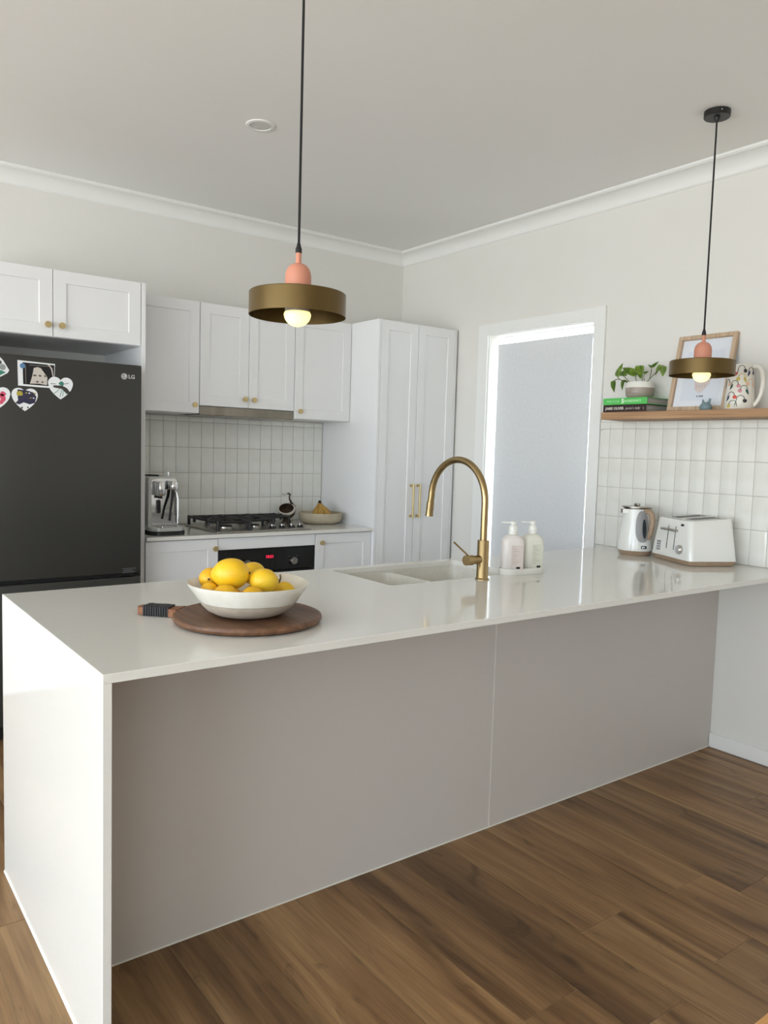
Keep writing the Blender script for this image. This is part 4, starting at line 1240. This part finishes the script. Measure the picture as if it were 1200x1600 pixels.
def leaf_mesh(L_, W_, fold=0.35, droop=0.25):
    bm = bm_new()
    n = 7
    mid, lf, rg = [], [], []
    for i in range(n + 1):
        t = i / n
        wv = W_ * (math.sin(PI * min(t ** 0.62, 1)) ** 0.85) * (1 - 0.25 * t)
        x = L_ * t
        z = -droop * L_ * t * t
        mid.append(bm.verts.new((x, 0, z)))
        if 0 < i < n:
            back = -0.12 * L_ * (1 - t) if t < 0.3 else 0
            lf.append(bm.verts.new((x + back, wv, z + fold * wv))); rg.append(bm.verts.new((x + back, -wv, z + fold * wv)))
    for s in (lf, rg):
        bm.faces.new((mid[0], s[0], mid[1]) if s is lf else (mid[0], mid[1], s[0]))
        for i in range(n - 2):
            q = (mid[i + 1], s[i], s[i + 1], mid[i + 2])
            bm.faces.new(q if s is lf else q[::-1])
        q = (mid[n - 1], s[n - 2], mid[n])
        bm.faces.new(q if s is lf else q[::-1])
    ret = bmesh.ops.solidify(bm, geom=bm.faces[:], thickness=0.0008)
    return mesh_of(bm, 'leaf', 60)
# (position dx towards room, dy along shelf (+ = away from the camera), dz above pot base), leaf length, half width, direction vector, roll
C0 = Vector((0, 0, 0))
# plane roughly parallel to the wall: h = -y is picture-right
def LP(h, z, d=0.0):
    return Vector((-d, -h, z))
LVD = [  # base (h, z), tip (h, z), half width, roll
    ((-0.119, 0.113), (-0.095, 0.175), 0.0120, 20), ((-0.080, 0.113), (-0.077, 0.143), 0.0180, 8),
    ((-0.002, 0.124), (-0.100, 0.149), 0.0160, -35), ((0.018, 0.160), (0.014, 0.100), 0.0240, 5),
    ((0.083, 0.149), (0.060, 0.158), 0.0060, -60), ((0.083, 0.149), (0.118, 0.166), 0.0065, 60),
    ((0.135, 0.151), (0.098, 0.113), 0.0150, 15), ((0.149, 0.148), (0.145, 0.102), 0.0140, -15),
    ((-0.138, 0.093), (-0.139, 0.038), 0.0140, 5), ((-0.077, 0.092), (-0.090, 0.046), 0.0110, 10),
    ((-0.077, 0.092), (-0.053, 0.082), 0.0055, 50), ((0.040, 0.122), (0.064, 0.124), 0.0055, 60),
]
LV = []
for (h0, z0), (h1, z1), W_, rl in LVD:
    d = LP(h1 - h0, z1 - z0, 0.004)
    LV.append((LP(h0, z0, 0.03), d, math.hypot(h1 - h0, z1 - z0) * 1.08, W_ * 1.35, rl))
for i, (p, d, L_, W_, rl) in enumerate(LV):
    o = obj('leaf', leaf_mesh(L_, W_, 0.22), MLEAF if i in (0, 2, 3, 6, 7) else MLEAFD, pp)
    X = d.normalized()
    N = Vector((-1, 0, 0.35))           # leaf face looks to the room
    N = (N - X * N.dot(X)).normalized()
    Y = N.cross(X)
    m3 = Matrix((X, Y, N)).transposed() @ Matrix.Rotation(R(rl), 3, 'X')
    o.rotation_euler = m3.to_euler()
    o.location = p
ST = [[LP(-0.034, 0.070, 0.02), LP(-0.058, 0.095, 0.03), LP(-0.080, 0.114, 0.03)],
      [LP(-0.038, 0.070, 0.02), LP(-0.070, 0.086, 0.04), LP(-0.100, 0.098, 0.034), LP(-0.119, 0.114, 0.03)],
      [LP(-0.100, 0.098, 0.034), LP(-0.122, 0.099, 0.03), LP(-0.138, 0.093, 0.03)],
      [LP(-0.070, 0.086, 0.04), LP(-0.077, 0.092, 0.034)],
      [LP(0.002, 0.070, 0.02), LP(-0.008, 0.098, 0.03), LP(-0.002, 0.125, 0.03)],
      [LP(0.026, 0.070, 0.02), LP(0.028, 0.11, 0.026), LP(0.018, 0.160, 0.03)],
      [LP(0.040, 0.070, 0.02), LP(0.040, 0.10, 0.03), LP(0.040, 0.122, 0.03)],
      [LP(0.044, 0.070, 0.02), LP(0.080, 0.096, 0.03), LP(0.115, 0.125, 0.03), LP(0.138, 0.152, 0.03), LP(0.149, 0.149, 0.03)],
      [LP(0.072, 0.090, 0.028), LP(0.080, 0.12, 0.03), LP(0.083, 0.149, 0.03)]]
for pts in ST:
    bm = bm_new(); tube(bm, pts, 0.002, 6)
    obj('stem', bm, MVINE, pp, smooth=50)

# framed print leaning on the wall
FW_, FH_ = 0.298, 0.372
tilt = math.atan2(0.075, 0.36)
fp_ = thing('framed_print', 'light oak picture frame with pale print leaning on the wall', 'picture frame', (-0.098, 0.128, ZS + 0.0058))
fp_.rotation_euler = (Matrix.Rotation(tilt, 3, 'Y') @ SIDE.to_3x3()).to_euler()
# local: x = picture-right, y = up, z = out
fwid, fdep = 0.019, 0.024
MFR = wood('frame_oak', [(178, 150, 122), (194, 168, 140), (206, 182, 154)], grain=(40, 2, 40), rough=0.55, vary=0.02, knots=False)
for (a, b, c, d) in ((-FW_ / 2, FW_ / 2, 0.0, fwid), (-FW_ / 2, FW_ / 2, FH_ - fwid, FH_), (-FW_ / 2, -FW_ / 2 + fwid, fwid, FH_ - fwid), (FW_ / 2 - fwid, FW_ / 2, fwid, FH_ - fwid)):
    obj('frame_bar', B(a, b, c, d, -fdep, 0.0, bev=0.001), MFR, fp_)
obj('backing', B(-FW_ / 2 + 0.002, FW_ / 2 - 0.002, 0.002, FH_ - 0.002, -fdep - 0.002, -fdep), MBLACK, fp_)
pr_ = obj('print', B(-FW_ / 2 + fwid, FW_ / 2 - fwid, fwid, FH_ - fwid, -fdep + 0.001, -fdep + 0.006), pmat('print_paper', (226, 230, 236), 0.12, spec=0.6), fp_)
def pflat(name, poly, mat, u, v, lift=0.0):
    bm = bm_new()
    prism(bm, [(x + u, y + v) for x, y in poly], -fdep + 0.0061 + lift, -fdep + 0.0064 + lift)
    return obj(name, bm, mat, pr_)
pflat('inner_mat', [(-0.098, -0.115), (0.098, -0.115), (0.098, 0.13), (-0.098, 0.13)], pmat('print_mat', (216, 222, 230), 0.15), 0, FH_ / 2 - 0.02)
pflat('print_shape', [(-0.040, 0.035), (0.046, 0.035), (0.040, 0.008), (0.006, -0.034), (-0.012, -0.036), (-0.034, -0.018)], pmat('print_blush', (214, 202, 198), 0.2), 0.004, 0.125, 0.0004)
for k in range(4):
    pflat('print_stroke', [(-0.026 + 0.014 * k, 0.012), (-0.024 + 0.014 * k, 0.012), (-0.020 + 0.014 * k, -0.004), (-0.022 + 0.014 * k, -0.004)], pmat('print_line_brown', (176, 156, 150), 0.3) if k == 0 else bpy.data.materials['print_line_brown'], 0.002, 0.118, 0.0008)
obj('caption', text_mesh('B. Bella', 0.012, 0.0004, 0.2, 0.0002), pmat('caption_ink', (96, 90, 104), 0.5), pr_, (0.004, 0.072, -fdep + 0.0072))

# blue figurine
fg = thing('figurine', 'small blue-grey ceramic figurine with two ears in front of the frame', 'figurine', (-0.152, 0.037, ZS + 0.0003))
MBLU = mottled('blue_grey_glaze', (112, 134, 140), (126, 148, 152), 20, 0.35)
bm = bm_new(); lathe(bm, [(0, 0), (0.022, 0.0), (0.027, 0.006), (0.0275, 0.015), (0.024, 0.024), (0.018, 0.032), (0.010, 0.036), (0, 0.037)], 24)
obj('body', bm, MBLU, fg, smooth=50)
for s, hh in ((1, 0.050), (-1, 0.054)):
    bm = bm_new(); tube(bm, [(0, s * 0.011, 0.028), (0, s * 0.0145, 0.040), (0, s * 0.017, hh)], [0.009, 0.0055, 0.002], 8)
    if s < 0:
        tube(bm, [(0, -0.017, 0.034), (0, -0.022, 0.052)], [0.006, 0.0028], 8)
    obj('ear', bm, MBLU, fg, smooth=50)

# floral jug
jg = thing('floral_jug', 'cream ceramic jug painted with drooping tulips, with a big loop handle', 'jug', (-0.108, -0.098, ZS + 0.0003))
MJUG = pmat('jug_cream', (226, 222, 210), 0.3)
bm = bm_new()
lathe(bm, [(0, 0.0), (0.060, 0.0), (0.064, 0.004), (0.062, 0.05), (0.0565, 0.12), (0.052, 0.185), (0.0525, 0.199), (0.0505, 0.2), (0.048, 0.186), (0.052, 0.12), (0.057, 0.05), (0.056, 0.008), (0, 0.006)], 40)
for v in bm.verts:                      # pinch a small pouring lip
    if v.co.z > 0.18 and v.co.y > 0.03:
        v.co.y += (v.co.y - 0.03) * 0.3
obj('body', bm, MJUG, jg, smooth=50)
hang = R(-78)
bm = bm_new()
hp = []
for (r, z) in ((0.046, 0.186), (0.060, 0.191), (0.076, 0.186), (0.088, 0.166), (0.094, 0.135), (0.094, 0.10), (0.089, 0.068), (0.079, 0.042), (0.068, 0.024), (0.056, 0.014)):
    hp.append((r * math.cos(hang), r * math.sin(hang), z))
tube(bm, hp, [0.009] + [0.0095] * 8 + [0.010], 12)
obj('handle', bm, MJUG, jg, smooth=50)
JC = {k: pmat('jug_' + k, c, 0.4) for k, c in dict(black=(30, 28, 30), red=(206, 72, 52), pink=(206, 140, 146), ochre=(196, 178, 84), peach=(220, 180, 150), navy=(40, 48, 84), green=(40, 76, 62)).items()}
def jr(z):
    tab = [(0.0, 0.0605), (0.004, 0.064), (0.05, 0.062), (0.12, 0.0565), (0.185, 0.052), (0.2, 0.0525)]
    for (z0, r0), (z1, r1) in zip(tab, tab[1:]):
        if z0 <= z <= z1:
            return r0 + (r1 - r0) * (z - z0) / (z1 - z0)
    return 0.055
def on_jug(u, z, lift):       # u: arc distance, picture-right positive, 0 faces the camera
    a = R(209) + u / 0.058
    r = jr(z) + lift
    return Vector((r * math.cos(a), r * math.sin(a), z))
def tulip(u, z, cs, cf, fl=1, leaf=True, k=1.5):
    st_ = [on_jug(u - fl * 0.013 * k, z - 0.016 * k, 0.0008)]
    for i in range(9):
        t = R(180 - 190 * i / 8)
        st_.append(on_jug(u + fl * 0.010 * k * math.cos(t), z + 0.010 * k * math.sin(t), 0.0008))
    bm = bm_new(); tube(bm, st_, 0.0014, 5)
    obj('painted_stem', bm, JC[cs], jg)
    bm = bm_new()
    cz, cu, rf = z - 0.006 * k, u + fl * 0.0112 * k, 0.0058 * k
    ring_ = [bm.verts.new(on_jug(cu + rf * math.cos(2 * PI * i / 10), cz + rf * math.sin(2 * PI * i / 10), 0.0007)) for i in range(10)]
    c_ = bm.verts.new(on_jug(cu, cz, 0.0018))
    for i in range(10):
        bm.faces.new((ring_[i], ring_[(i + 1) % 10], c_))
    obj('painted_flower', bm, JC[cf], jg)
    if leaf:
        bm = bm_new()
        q = [bm.verts.new(on_jug(u + du * fl * k, z + dz * k, 0.0009)) for du, dz in ((-0.013, -0.018), (-0.012, -0.007), (-0.005, 0.002), (-0.005, -0.009))]
        bm.faces.new(q)
        obj('painted_leaf', bm, JC[cs], jg)
for args in ((0.002, 0.178, 'black', 'black', 1, False), (-0.042, 0.166, 'red', 'red', 1, False), (0.006, 0.142, 'ochre', 'ochre', -1), (-0.024, 0.112, 'green', 'pink', 1), (0.016, 0.090, 'green', 'pink', -1),
             (-0.036, 0.062, 'navy', 'red', 1), (0.004, 0.046, 'black', 'black', 1, False), (-0.026, 0.024, 'green', 'ochre', -1), (0.048, 0.120, 'peach', 'peach', -1), (0.050, 0.170, 'navy', 'navy', 1), (-0.066, 0.120, 'navy', 'peach', 1)):
    tulip(*args)

# ================================================================== pendants and ceiling light
def pendant(x, y, label):
    zb = 1.727
    t = thing('pendant_lamp', label, 'lamp', (x, y, ZC), 0, group='pendant lamps over the island')
    dz = zb - ZC
    RS, h = 0.128, 0.060
    bm = bm_new(); lathe(bm, [(0, -0.0003), (0.051, -0.0003), (0.051, -0.022), (0.049, -0.0245), (0.012, -0.0245), (0.010, -0.036), (0.005, -0.042), (0, -0.042)], 36)
    cp = obj('ceiling_rose', bm, MBLACK, t, smooth=35)
    bm = bm_new(); disc_cyl(bm, 0.003, 0, 0.003, 10, mat=Matrix.Translation((-0.05 * math.cos(0.9), -0.05 * math.sin(0.9), -0.012)) @ Matrix.Rotation(R(-90), 4, 'Y'))
    obj('screw', bm, MCHROME, cp)
    bm = bm_new(); tube(bm, [(0, 0, -0.041), (0, 0, (dz + 0.165 - 0.041) / 2), (0, 0, dz + 0.188)], 0.0035, 10)
    obj('cord', bm, MCORD, t, smooth=50)
    bm = bm_new(); lathe(bm, [(0, 0.165), (0.0085, 0.165), (0.0085, 0.176), (0.006, 0.182), (0.0045, 0.190), (0, 0.190)], 16, cz=dz)
    obj('cord_grip', bm, MBLACK, t, smooth=35)
    bm = bm_new(); lathe(bm, [(0.0, 0.0605), (0.0345, 0.0605), (0.0345, 0.104), (0.033, 0.114), (0.029, 0.124), (0.022, 0.132), (0.012, 0.137), (0.0075, 0.138), (0.0072, 0.1648), (0, 0.1648)], 32, cz=dz)
    obj('neck', bm, MPINK, t, smooth=40)
    bm = bm_new(); lathe(bm, [(RS, 0), (RS, h - 0.002), (RS - 0.002, h), (0, h), (0, h - 0.002), (RS - 0.003, h - 0.003), (RS - 0.002, 0)], 64, cz=dz)
    v0 = bm.verts
    bmesh.ops.remove_doubles(bm, verts=bm.verts[:], dist=1e-6)
    # close the rim
    obj('shade', bm, MAGED, t, smooth=35)
    bm = bm_new(); lathe(bm, [(0, 0.0575), (0.0335, 0.0575), (0.0335, 0.012), (0, 0.012)], 28, cz=dz)
    obj('lamp_holder', bm, pmat('holder_grey', (178, 172, 170), 0.4) if 'holder_grey' not in bpy.data.materials else bpy.data.materials['holder_grey'], t, smooth=35)
    bm = bm_new()
    prof = [(0.024, 0.0118), (0.034, 0.0105)]
    for i in range(11):
        a = R(90 * i / 10)
        prof.append((0.036 * math.cos(a), 0.006 - 0.033 * math.sin(a)))
    prof[-1] = (0, prof[-1][1])
    lathe(bm, [(0, 0.0118)] + prof, 32, cz=dz)
    obj('bulb', bm, MBULB, t, smooth=50)
pendant(-2.428, -0.146, 'brass disc pendant lamp with salmon neck hanging over the lemon bowl')
pendant(-0.502, -0.146, 'brass disc pendant lamp with salmon neck hanging in front of the oak shelf')

dl = thing('downlight', 'small round white recessed downlight in the ceiling', 'downlight', (-1.853, 1.196, ZC))
bm = bm_new(); lathe(bm, [(0.064, -0.0002), (0.064, -0.004), (0.060, -0.006), (0.047, -0.005), (0.045, -0.0002)], 40)
obj('bezel', bm, MT, dl, smooth=35)
bm = bm_new(); disc_cyl(bm, 0.0445, -0.0028, -0.0003, 32)
obj('diffuser', bm, pmat('diffuser_off', (212, 212, 206), 0.6), dl)

# ================================================================== dining table, only a corner in view
tb = thing('dining_table', 'honey timber table whose corner shows beside the floor', 'table', (-2.0, -2.05, 0))
obj('tabletop', B(-0.72, 0.75, -0.483, 0.483, 0.722, 0.75, bev=0.003), MTABLE, tb)
for a in (-0.66, 0.69):
    for b in (-0.42, 0.42):
        obj('leg', B(a - 0.03, a + 0.03, b - 0.03, b + 0.03, 0.0005, 0.7215, bev=0.003), MTABLE, tb)
